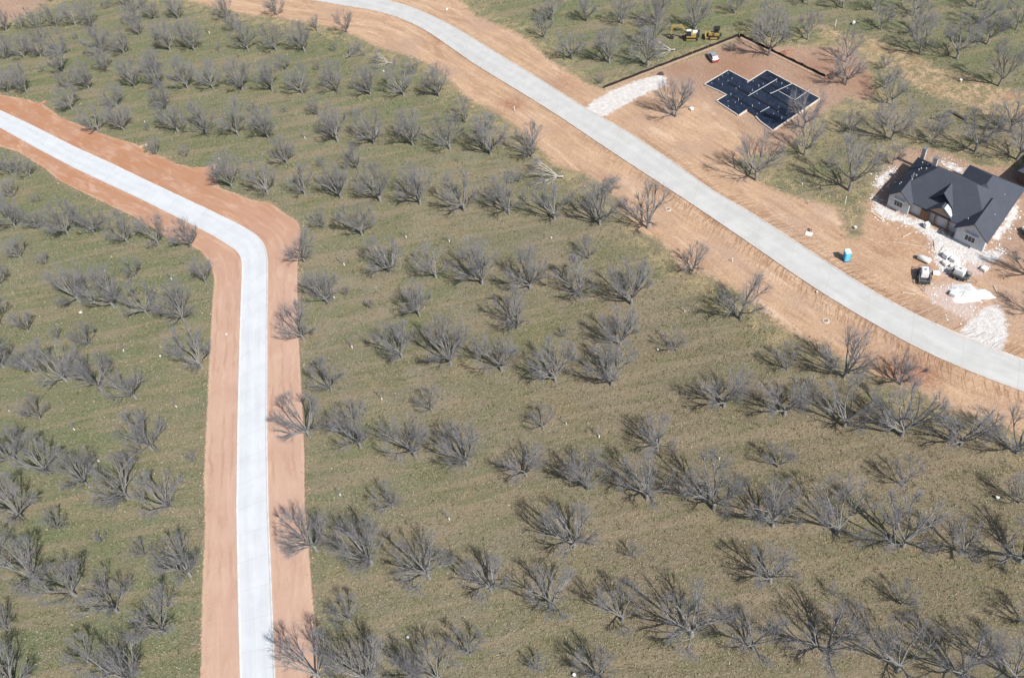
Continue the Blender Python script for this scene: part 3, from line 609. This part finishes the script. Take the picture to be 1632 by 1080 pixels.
# ---- second house, mostly outside the frame
nb = thing('neighbouring_house', (*W(1650, 300), 0), E_, 'dark roofed house cut by the right edge behind the unfinished house', 'house')
MB().box((3.5, 6.0, 1.5), (14, 13, 3.0)).build('wall', mat('dark_wall', (.10, .08, .07), .8), nb)
hip(-4.0, 11, -1.2, 13.2, 3.1, 6.6, 'u', 5, 5).build('roof', m_roof, nb)
# ---- foundation slab under black sheeting
def S(x, y): return (x/7.771+1110, y/7.771+90)
SL = [(395,175),(630,300),(632,325),(870,175),(1520,520),(945,910),(800,805),(740,740),(620,660),(520,725),(255,550),(380,475),(285,425),(105,345)]
sp = Wl([S(*p) for p in SL], .3); s0 = sp.mean(0); sp = sp-s0
slab = thing('foundation_slab', (s0[0], s0[1], 0), 0, 'house foundation under black plastic sheeting edged with pale form boards', 'foundation')
n = len(sp); v = [(p[0], p[1], -.05) for p in sp]+[(p[0], p[1], .28) for p in sp]
b = MB().add(v, [tuple(range(n, 2*n))[::1], tuple(range(n-1, -1, -1))]+[(i, (i+1) % n, (i+1) % n+n, i+n) for i in range(n)])
sh = NT('black_sheeting'); P_ = sh.obj(); nn = sh.noise(P_, .8, 5, .7, .5)
cc = sh.mix(sh.rng(nn, .35, .7), (.010, .016, .034), (.030, .040, .066)); cc = sh.mix(sh.rng(sh.noise(P_, 4, 5, .7), .6, .8, 0, .6), cc, (.09, .10, .12)); sh.bump(sh.noise(P_, 2.5, 4, .6), .5, .08)
b.build('vapour_barrier', sh.fin(cc, .42, 0, .4), slab)
def seg(b, p, q, w, h, z0=0.0):
    p = np.array(p); q = np.array(q); d = q-p; L = np.hypot(*d); a = math.atan2(d[1], d[0]); c = (p+q)/2
    b.box((c[0], c[1], z0+h/2), (L, w, h), rz=a)
skip = {7}
for i in range(n):
    if i == 7: continue
    b = MB(); d = sp[(i+1) % n]-sp[i]; L = np.hypot(*d); u_ = d/L; out_ = np.array([u_[1], -u_[0]])*-.13
    seg(b, sp[i]+out_, sp[(i+1) % n]+out_, .20, .40, -.02); b.build('form_board', mat('pale_form_board', (.66, .60, .52), .8) if i == 0 else bpy.data.materials['pale_form_board'], slab)
def sl(x, y): return W(*S(x, y), .3)-s0
b = MB()
for a_, c_ in (((920,460),(1180,340)),((1020,430),(1200,530)),((1215,545),(1400,415)),((790,690),(905,625)),((640,490),(1000,280))): seg(b, sl(*a_), sl(*c_), .10, .06, .281)
b.build('string_line', m_white, slab)
b = MB()
for a_, c_ in (((385,320),(1120,740)),((800,400),(1250,680)),((430,490),(1010,805)),((780,260),(1270,560)),((925,230),(1350,480))): seg(b, sl(*a_), sl(*c_), .5, .02, .279)
b.build('trench_shade', mat('trench_shade_black', (.004, .005, .008), .6), slab)  # flat strips: shade inside the sheeting's trenches put into a near-black colour
for (x, y) in ((390,215),(320,245),(275,290),(190,335),(440,275),(390,305),(320,350),(530,380),(490,400),(425,480),(520,545),(480,575),(390,560),(395,620),(555,590),(665,460),(690,430),(750,465),(770,375),(825,345),(990,315),(1055,345),(915,460),(1125,400),(1230,470),(1160,500),(775,585),(690,625),(750,715),(815,685),(955,715),(1010,690),(1055,770),(1115,715),(1140,740),(1230,590),(1180,620),(700,310),(1020,630)):
    p = sl(x, y); hh = .45 if x not in (425, 520, 770, 690, 1055) else .95
    MB().tube([(p[0], p[1], .25), (p[0], p[1], .28+hh*.6)], .05, 6).build('stub_pipe', m_white, slab)
# ---- silt fences
def fence(a, b_, label):
    p = W(*a); q = W(*b_); L = math.hypot(*(q-p)); r = math.atan2(q[1]-p[1], q[0]-p[0]); t = thing('silt_fence', (p[0], p[1], 0), r, label, 'fence')
    rr = random.Random(int(a[0])); m = MB(); N = 40; v = []
    for i in range(N+1):
        x = L*i/N; y = .10*math.sin(i*1.3)+rr.uniform(-.05, .05)
        v += [(x, y, -.1), (x, y+.02, .72+rr.uniform(-.12, .05)), (x, y+.05, .68), (x, y+.05, -.1)]
    f = [(i*4+j, (i+1)*4+j, (i+1)*4+j+1, i*4+j+1) for i in range(N) for j in range(3)]
    m.add(v, f).build('fabric', mat('black_silt_fabric', (.018, .015, .015), .8), t)
    seg_ = MB().box((L/2, -.55, .03), (L, .8, .16)); seg_.build('soil_lip', mat('soil_lip', (.40, .28, .20), .95, 0, .2, 2), t)
    for i in range(int(L/2.4)+1): MB().box((i*2.4, .1, .55), (.06, .06, .9)).build('post', m_wood, t)
fence((962, 141), (1178, 57.5), 'long low black silt fence from the road up past the machines')
fence((1179, 57.5), (1314, 123), 'low black silt fence behind the foundation slab running right')
# ---- machines
def tracks(t, L, gauge, h=.8, w=.55):
    for s_ in (-1, 1):
        poly = [(-L/2+.25, 0), (L/2-.25, 0), (L/2, h*.45), (L/2-.3, h), (-L/2+.3, h), (-L/2, h*.45)]
        tr = MB().prism(poly, s_*gauge/2-w/2, s_*gauge/2+w/2).build('track', m_black, t)
        MB().prism([(-L/2+.5, .2), (L/2-.5, .2), (L/2-.7, h-.2), (-L/2+.7, h-.2)], s_*(gauge/2+w/2)-.02, s_*(gauge/2+w/2)+.04).build('track_frame', m_yel, tr)
ex = at(1102, 62, az((1115, 62), (1092, 62)), 'excavator', 'yellow tracked excavator with its arm reaching down to the left', 'excavator')
ex.scale = (.88,)*3
tracks(ex, 4.0, 2.3)
MB().box((-.3, 0, 1.5), (3.6, 2.5, 1.0), taper=.94).build('body', m_yel, ex, bevel=.06)
MB().box((-1.9, 0, 1.6), (.8, 2.6, 1.2)).build('counterweight', m_dark, ex, bevel=.1)
cb = MB().box((.75, .75, 2.3), (1.5, 1.0, 1.6), taper=.88).build('cab', m_glass, ex, bevel=.04)
MB().box((.75, .75, 3.14), (1.45, .98, .10)).build('cab_roof', m_white, cb)
MB().box((-1.0, -.3, 2.1), (1.4, 1.3, .35)).build('engine_cover', m_white, ex)
MB().prism([(.9, 1.5), (1.2, 1.3), (3.3, 3.8), (5.9, 3.7), (5.9, 4.05), (3.2, 4.45)], -.45, -.02).build('boom', m_yel, ex)
MB().prism([(5.4, 4.2), (6.0, 4.3), (6.3, 1.3), (5.95, 1.25)], -.40, -.08).build('stick', m_yel, ex)
MB().prism([(5.9, 1.4), (6.4, 1.3), (6.5, .5), (5.9, .05), (5.2, .2), (5.5, .6), (5.95, .7)], -.75, .28).build('bucket', m_dark, ex)
MB().tube([(1.5, -.23, 2.0), (3.0, -.23, 3.6)], .08, 6).build('hydraulic_ram', m_steel, ex)
bd = at(1138, 60, az((1149, 60), (1124, 60)), 'bulldozer', 'small yellow bulldozer with black canopy parked behind the fence', 'bulldozer')
tracks(bd, 3.0, 1.9, .85, .45)
MB().box((.6, 0, 1.25), (1.7, 1.0, .9), taper=.9).build('hood', m_yel, bd, bevel=.05)
MB().box((-.7, 0, 1.2), (1.3, 1.5, .8)).build('body', m_yel, bd, bevel=.05)
cp = MB().box((-.6, 0, 2.75), (1.6, 1.6, .12)).build('canopy', m_black, bd)
MB().box((-.6, 0, 2.15), (1.1, 1.2, 1.1)).build('cab', m_glass, bd)
for x, y in ((-1.3, -.7), (-1.3, .7), (.1, -.7), (.1, .7)): MB().box((x, y, 2.1), (.09, .09, 1.3)).build('canopy_post', m_black, bd)
MB().prism([(2.1, .05), (2.3, .05), (2.15, .6), (2.35, 1.15), (2.2, 1.15), (1.98, .6)], -1.35, 1.35).build('blade', m_yel, bd)
MB().box((1.4, 1.05, .55), (1.6, .14, .2)).build('push_arm', m_yel, bd); MB().box((1.4, -1.05, .55), (1.6, .14, .2)).build('push_arm', m_yel, bd)
MB().box((-1.65, 0, .8), (.5, 1.1, .4)).build('ripper', m_dark, bd)
def wheels(t, xs, yw, r=.36, w=.25):
    for x in xs:
        for s_ in (-1, 1):
            wh = MB().tube([(x, s_*yw-w/2*s_, r), (x, s_*yw+w/2*s_, r)], r, 14).build('wheel', m_black, t); MB().tube([(x, s_*yw+w/2*s_, r), (x, s_*(yw+w/2+.02), r)], r*.55, 10).build('rim', m_steel, wh)
cr_ = at(1136, 94, az((1140, 98), (1133, 88)), 'parked_car', 'small silver car with red tail lights parked inside the silt fence', 'car')
MB().prism([(-2.1, .35), (2.1, .35), (2.15, .8), (1.2, 1.0), (-2.0, 1.05), (-2.15, .8)], -.88, .88).build('body', m_silver, cr_, bevel=.06)
MB().prism([(-1.9, 1.0), (1.0, 1.0), (.35, 1.6), (-1.4, 1.62)], -.74, .74).build('cabin', m_glass, cr_, bevel=.05)
MB().box((-.5, 0, 1.63), (1.6, 1.3, .05)).build('car_roof', m_silver, cr_)
MB().box((-2.16, 0, .55), (.12, 1.6, .35)).build('bumper', m_red, cr_)
for s_ in (-.7, .7): MB().box((-2.14, s_, .85), (.1, .35, .25)).build('tail_light', m_red, cr_)
wheels(cr_, (-1.3, 1.35), .8, .33, .22)
tk = at(1645, 381, az((1652, 392), (1636, 368)), 'pickup_truck', 'white pickup truck cut off by the right edge beside the house', 'truck')
MB().prism([(-2.7, .45), (2.7, .45), (2.75, 1.0), (1.4, 1.15), (-2.7, 1.15)], -.98, .98).build('body', m_white, tk, bevel=.05)
MB().prism([(-.9, 1.12), (1.5, 1.12), (.8, 1.85), (-.7, 1.9)], -.85, .85).build('cab', m_glass, tk, bevel=.05)
MB().box((0, 0, 1.9), (1.4, 1.5, .06)).build('cab_roof', m_white, tk); MB().box((-1.8, 0, 1.17), (1.6, 1.6, .04)).build('bed', m_dark, tk); wheels(tk, (-1.7, 1.8), .9, .40, .28)
def trailer(px, py, rz, label, L=4.2, w=1.9, tank=True):
    t = at(px, py, rz, 'utility_trailer', label, 'trailer', 'open trailers on the building site')
    MB().box((0, 0, .62), (L, w, .10)).build('deck', m_dark, t)
    b = MB()
    for s_ in (-1, 1):
        b.box((0, s_*w/2, 1.25), (L, .07, .08)); b.box((0, s_*w/2, .95), (L, .05, .05))
        for k in range(5): b.box((-L/2+k*L/4, s_*w/2, .95), (.06, .06, .62))
    for s_ in (-1, 1): b.box((s_*L/2, 0, 1.25), (.07, w, .07))
    b.build('side_rail', m_steel, t)
    MB().tube([(L/2, .7, .5), (L/2+1.4, 0, .5), (L/2, -.7, .5)], .06, 6).build('tongue', m_steel, t)
    MB().box((L/2+1.4, 0, .35), (.1, .1, .7)).build('jack', m_steel, t)
    if tank:
        tb = MB().box((-.25, 0, 1.35), (1.9, 1.35, 1.3), taper=.9).build('white_tank', m_white, t, bevel=.12); MB().tube([(-.25, 0, 1.95), (-.25, 0, 2.1)], .22, 10).build('lid', m_steel, tb)
    wheels(t, (-.45, .45), w/2+.17, .33, .2)
    for s_ in (-1, 1): MB().box((0, s_*(w/2+.17), .75), (1.9, .28, .06)).build('mudguard', m_dark, t)
    return t
trailer(1471.5, 443, az((1471, 428), (1472.5, 459)), 'grey railed trailer with a white tank nearest the road')
trailer(1529, 441, az((1520, 438), (1546, 449)), 'dark trailer with a white box load beside the white debris heap', 3.3, 1.8)
tt = at(1472, 416, az((1466, 413), (1479, 419)), 'white_tank', 'long white tank lying just above the nearest trailer', 'tank')
MB().tube([(-1.2, 0, .6), (-1.1, 0, .6), (1.1, 0, .6), (1.2, 0, .6)], [.4, .55, .55, .4], 12).build('tank_shell', m_white, tt, smooth=True); MB().box((0, 0, .1), (1.8, .8, .2)).build('cradle', m_dark, tt)
# ---- portable toilet
pt = at(1348.5, 414, math.radians(-5), 'portable_toilet', 'bright blue portable toilet with white roof beside the right road', 'toilet')
m_blue = mat('blue_plastic', (.05, .42, .72), .45, 0, .06, 2)
MB().box((0, 0, 1.12), (1.15, 1.15, 2.1), taper=.96).build('body', m_blue, pt, bevel=.05)
MB().box((0, -.575, 1.1), (.72, .05, 1.8)).build('door', mat('pale_blue_plastic', (.16, .58, .80), .4), pt)
MB().prism([(-.62, 2.15), (.62, 2.15), (.5, 2.32), (0, 2.42), (-.5, 2.32)], -.62, .62).build('toilet_roof', mat('translucent_white_plastic', (.62, .82, .88), .4), pt)
MB().tube([(-.42, .42, 2.2), (-.42, .42, 2.65)], .05, 6).build('vent_pipe', m_white, pt); MB().box((0, 0, .05), (1.25, 1.25, .1)).build('skid', m_dark, pt)
# ---- utility pad, rings, posts, boards
up = at(1289, 373, math.radians(-40), 'utility_pad', 'white square pad with dark red fittings on the right verge', 'pad')
MB().box((0, 0, .06), (1.35, 1.1, .14)).build('pad', m_white, up, bevel=.02); MB().tube([(-.1, .8, 0), (-.1, .8, .5), (.3, .95, .5)], .12, 8).build('pipe_fitting', mat('rusty_pipe', (.16, .05, .04), .7), up); MB().tube([(-.5, 1.3, 0), (-.4, 1.3, .35)], .13, 8).build('valve_cap', mat('rusty_cap', (.14, .06, .05), .7), up)
def ring(px, py, label):
    t = at(px, py, 0, 'manhole_ring', label, 'manhole', 'pale manhole rings set in the dirt verge'); b = MB(); n_ = 24; v = []; f = []
    for i in range(n_):
        a = 2*PI*i/n_
        for r_, z_ in ((.42, -.1), (.42, .14), (.62, .14), (.66, -.1)): v.append((math.cos(a)*r_, math.sin(a)*r_, z_))
    for i in range(n_):
        for j in range(3): f.append((i*4+j, i*4+j+1, ((i+1) % n_)*4+j+1, ((i+1) % n_)*4+j))
    b.add(v, f).build('ring', m_kR, t); MB().tube([(0, 0, -.1), (0, 0, .06)], .41, 16).build('cover', mat('iron_cover', (.30, .20, .14), .8), t)
ring(1065, 334, 'pale manhole ring in the dirt near the large tree left of the road'); ring(1316, 511.5, 'pale manhole ring in the orange dirt lower down the verge')
def post(px, py, label, h=1.3, m=None):
    t = at(px, py, 0, 'marker_post', label, 'post'); MB().tube([(0, 0, -.1), (.02, 0, h)], .09, 6).build('shaft', m or m_white, t); MB().tube([(.02, 0, h), (.02, 0, h+.12)], [.10, .03], 6).build('cap', m_white, t)
post(820.5, 177, 'white marker post standing in the rusty soil patch beside the road'); post(1331, 42, 'white marker post at the top of the orange bare band', 1.6)
post(1346.5, 325, 'white post standing below the large tree left of the house', 1.9); post(1167, 417, 'thin white post on the orange verge below the road', 1.0)
post(1288, 75+270/1.0-20, 'short pale stake on the verge left of the white pad', .8, m_wood); post(31.5, 236, 'short yellow stake on the rusty verge at the far left', .8, mat('yellow_paint', (.7, .5, .12), .6))
def bucket(px, py, label, s_=1.0, lie=False):
    s_ *= .75; t = at(px, py, px % 3, 'white_bucket', label, 'bucket'); b = MB().tube([(0, 0, 0), (0, 0, .5*s_)], [.20*s_, .27*s_], 12)
    if lie: b.v = [(v[2]-.2, v[1], v[0]+.25*s_) for v in b.v]
    b.build('pail', m_white, t)
    r_ = MB().tube([(0, 0, .46*s_), (0, 0, .53*s_)], .30*s_, 12)
    if lie: r_.v = [(v[2]-.2, v[1], v[0]+.25*s_) for v in r_.v]
    r_.build('rim', m_white, t)
for a_ in ((129, 499, 'white pail lying below the two very large trees at left', 1.3, True), (915.5, 1076, 'white pail at the very bottom edge of the photo', 1.1), (533, 475, 'small white pail right of the tree by the left road', .8),
           (611.5, 115, 'small white pail among fallen branches near the top road', 1.1), (256, 568, 'small white pail in grass left of the tree by the road', .8), (879, 380, 'small white pail below the long middle row', .8), (651, 1016, 'small white pail in open grass near the bottom', 1.0),
           (1360, 39, 'large white drum lying beside the orange bare band', 1.8, True), (1363, 364, 'white pail on the green spur left of the house', 1.2), (712, 17, 'white sack shaped pail on the verge at the top', 1.5, True), (1048.5, 558, 'tiny white pail beside the small dark tree', .8),
           (1531, 130, 'round white pail on the bare orange band', 1.4), (361, 533, 'white scrap pail on the left road verge', .8, True), (1302, 466, 'white pail on the left shoulder of the right road', .8), (1589, 794, 'white pail in grass near the right edge', 1.2), (231, 195, 'tiny white pail in far left orchard', .8)): bucket(*a_)
def board(px, py, L, w, rz, label, m=None, h=.12):
    t = at(px, py, rz, 'board', label, 'board'); MB().box((0, 0, .10), (L, w, h)).build('plank', m or m_wood, t); MB().box((0, 0, .02), (.15, w, .08)).build('batten', m_wood, t)
m_redb = mat('red_stained_board', (.46, .24, .15), .85)
board(67, 165, 2.6, 1.1, az((61, 168), (73, 160)), 'reddish flat board at the edge of the far left verge', m_redb)
board(229, 233, 2.1, 1.3, az((222, 234), (234, 230)), 'pale square board on the grass edge above the left road')
for a_ in ((1453, 391, 7.0, .14, (1426, 386), (1482, 395), 'long pale pole lying on the dirt in front of the house'), (1445, 375, 2.0, .2, (1438, 378), (1450, 372), 'short plank in front of the porch'), (1399, 346, 3.0, .22, (1392, 341), (1407, 352), 'pale plank left of the white debris by the house'),
           (1489.5, 392, 2.6, .2, (1489, 385), (1490, 400), 'upright running pale plank below the porch steps'), (1501, 398, 2.4, .18, (1497, 404), (1506, 391), 'slanted pale plank between the porch and the right gable'), (1448, 468, 2.2, .2, (1442, 467), (1454, 469), 'pale plank on the shoulder below the first trailer'),
           (1527, 185, 4.6, .55, (1516, 178), (1541, 192), 'dark log with white bark behind the unfinished house'), (1586, 460, 1.4, .18, (1584, 455), (1588, 463), 'short pale plank on bare dirt right of the white heap')):
    x, y, L, w, p_, q_, lb = a_; board(x, y, L, w, az(p_, q_), lb, mat('dark_log', (.07, .055, .05), .9) if 'log' in lb else mat('weathered_plank', (.60, .52, .42), .8), .35 if 'log' in lb else .10)
def clods():
    rr = random.Random(21); b = MB()
    for poly, m_, cnt, spread in ((LV, 0, 2600, .5), (RV, 1, 4200, 2.2)):
        P = Wl(poly); d = np.hypot(*np.diff(np.r_[P, P[:1]], axis=0).T); cu = np.r_[0, np.cumsum(d)]
        for k in range(cnt):
            t = rr.uniform(0, cu[-1]); i = min(len(P)-1, int(np.searchsorted(cu, t)-1)); i = max(i, 0); f = (t-cu[i])/max(d[i], 1e-6)
            q = P[i]*(1-f)+P[(i+1) % len(P)]*f+np.array([rr.gauss(0, spread), rr.gauss(0, spread)])
            if not (-170 < q[0] < 165 and 40 < q[1] < 330): continue
            s_ = rr.uniform(.06, .26)*(1 if m_ else .75); n0 = len(b.v); a0 = rr.uniform(0, 6.3)
            for j in range(5):
                a = a0+j*1.2566; e = s_*rr.uniform(.6, 1.3); b.v.append((q[0]+math.cos(a)*e, q[1]+math.sin(a)*e, -.06))
            b.v.append((q[0]+rr.uniform(-.3, .3)*s_, q[1]+rr.uniform(-.3, .3)*s_, s_*rr.uniform(.4, .9)))
            b.f += [(n0+j, n0+(j+1) % 5, n0+5) for j in range(5)]
    o = b.build('soil_clods', mat('clod_soil', (.42, .28, .19), .95, 0, .35, .6)); setp(o, 'loose soil clods scattered along the edges of the dirt verges', 'soil clods', kind='stuff')
clods()
def pallet(px, py, rz, label, hh=.7, s_=1.0):
    t = at(px, py, rz, 'wrapped_pallet', label, 'pallet', 'wrapped pallets in front of the house'); b = MB()
    for k in range(5): b.box((-.48*s_+k*.24*s_, 0, .13), (.10, 1.1*s_, .03))
    for k in (-1, 0, 1): b.box((0, k*.5*s_, .06), (1.1*s_, .09, .10))
    b.build('pallet_base', m_wood, t); MB().box((0, 0, .15+hh/2), (1.05*s_, 1.0*s_, hh), taper=.93).build('wrapped_load', m_white, t, bevel=.07)
pallet(1508, 410, .3, 'upper left wrapped white pallet in the stack below the house', .9, 1.2); pallet(1519, 416, .5, 'right hand wrapped white pallet below the house', .8, 1.2); pallet(1507, 421, .2, 'lower left wrapped white pallet below the house', .5, 1.1)
pallet(1518, 425, .9, 'lowest wrapped white pallet below the house', .4, 1.0); pallet(1568, 430, .4, 'lone white wrapped pallet right of the white debris', .5, 1.1); pallet(1492, 436, -.4, 'low pale pallet between the two trailers', .15, 1.2)
pallet(1476, 362, .1, 'wrapped pallet with dark side by the porch', 1.0, .9); pallet(1519, 470, .6, 'white wrapped pallet at the left of the white heap', .6, 1.2); pallet(1102, 175, .4, 'small white wrapped load beside the lone tree at the foundation', .4, .9)
def heap(px, py, r_, h_, m, name, label, cat, seed=1, el=1.0, rz=0):
    rr = random.Random(seed); t = at(px, py, rz, name, label, cat); v = [(0, 0, h_)]; f = []; n_ = 22; R_ = 6
    for j in range(1, R_+1):
        for i in range(n_):
            a = 2*PI*i/n_; k = j/R_; q_ = r_*k*(1+.22*math.sin(3*a+seed)+.12*math.sin(7*a+2*seed)+rr.uniform(-.06, .06)); z_ = h_*(1-k)**1.2*(1+rr.uniform(-.15, .15)) if j < R_ else -.12
            v.append((math.cos(a)*q_*el, math.sin(a)*q_, z_))
    for i in range(n_): f.append((0, 1+i, 1+(i+1) % n_))
    for j in range(R_-1):
        for i in range(n_): f.append((1+j*n_+i, 1+(j+1)*n_+i, 1+(j+1)*n_+(i+1) % n_, 1+j*n_+(i+1) % n_))
    MB().add(v, f).build('heap', m, t, smooth=False)
m_sand = mat('white_sand', (.74, .73, .71), .9, 0, .08, 3)
heap(1545, 468, 2.6, .9, m_sand, 'sand_heap', 'bright white sand heap above the lower driveway', 'heap', 2, 1.5, -.3)
heap(1524, 462, 1.4, .5, m_sand, 'sand_heap', 'small white sand heap left of the larger one', 'heap', 4)
m_brush = mat('brown_brush', (.09, .06, .05), .95, 0, .3, 6)
heap(1053, 118, 1.0, .6, m_brush, 'soil_heap', 'small dark soil heap at the top end of the white driveway', 'heap', 5)
m_rust = mat('rust_soil', (.30, .155, .10), .95, 0, .25, 2)
heap(1452, 590, 1.6, .35, m_rust, 'soil_heap', 'low rusty soil mound around the tree on the lower verge', 'heap', 6, 2.2, -.6)
heap(1253, 84, 1.2, .5, m_rust, 'soil_heap', 'red soil heap just behind the second silt fence', 'heap', 7, 1.6); heap(1328, 120, 1.2, .5, m_brush, 'soil_heap', 'dark brush heap at the right end of the silt fence', 'heap', 8, 2.0, .3)
# ---- white scraps round the house: rubble nobody could count
rr = random.Random(9); b = MB(); zones = [(WH[3], 800), (WH[4], 330), (WH[5], 120), (WH[6], 90), (WH[7], 90), (WH[2], 80)]
for poly, cnt in zones:
    xs = [p[0] for p in poly]; ys = [p[1] for p in poly]
    for k in range(cnt):
        px, py = rr.choice(poly) if k % 3 == 0 else (rr.uniform(min(xs), max(xs)), rr.uniform(min(ys), max(ys))); q = W(px, py)+np.array([rr.gauss(0, .7), rr.gauss(0, .7)])
        if sdf(np.array([q]), [poly])[0] < -2.0: continue
        s_ = rr.uniform(.05, .24); b.box((q[0], q[1], s_*.15), (s_*rr.uniform(.7, 2), s_, s_*.35), rz=rr.uniform(0, 3), tilt=rr.uniform(-.3, .3))
o = b.build('rubble', m_white); setp(o, 'scattered white scraps and rubble around the unfinished house', 'rubble', kind='stuff')
# ---- felled trees and brush
m_pale = mat('barked_pale_wood', (.44, .42, .39), .8, 0, .2, 2)
PALE = VAR['mid'][1][0].copy(); PALE.materials.clear(); PALE.materials.append(m_pale)
for i, (px, py, rz, ti, s_, lb) in enumerate(((553, 94, .4, 1.25, .75, 'felled grey tree lying just below the top road verge'), (623, 103, 2.8, 1.35, .7, 'felled tree with pale curved limbs near the top verge'), (896, 284, 2.9, 1.42, 1.0, 'felled tree with white limbs at the grass edge by the right road'),
        (1074, 82, 3.0, 1.45, .75, 'felled tree with pink broken limbs beside the silt fence'), (961, 302, .2, 1.3, .55, 'felled small tree on the grass edge above the big verge tree'), (1487, 190, -.4, 1.4, .5, 'thin felled branch lying in grass behind the house'))):
    p = W(px, py); t = thing('felled_tree', (p[0], p[1], .5), rz, lb, 'tree', 'felled trees'); t.rotation_euler = (0, ti, rz); t.scale = (s_,)*3
    fm = VAR['mid'][i % 4]; fm = (PALE, VAR['mid'][1][1]) if i in (1, 2, 3) else fm
    for nm, me_ in zip(('trunk', 'crown'), fm): c = bpy.data.objects.new(nm, me_); C.objects.link(c); c.parent = t
print('trees', len(trees))
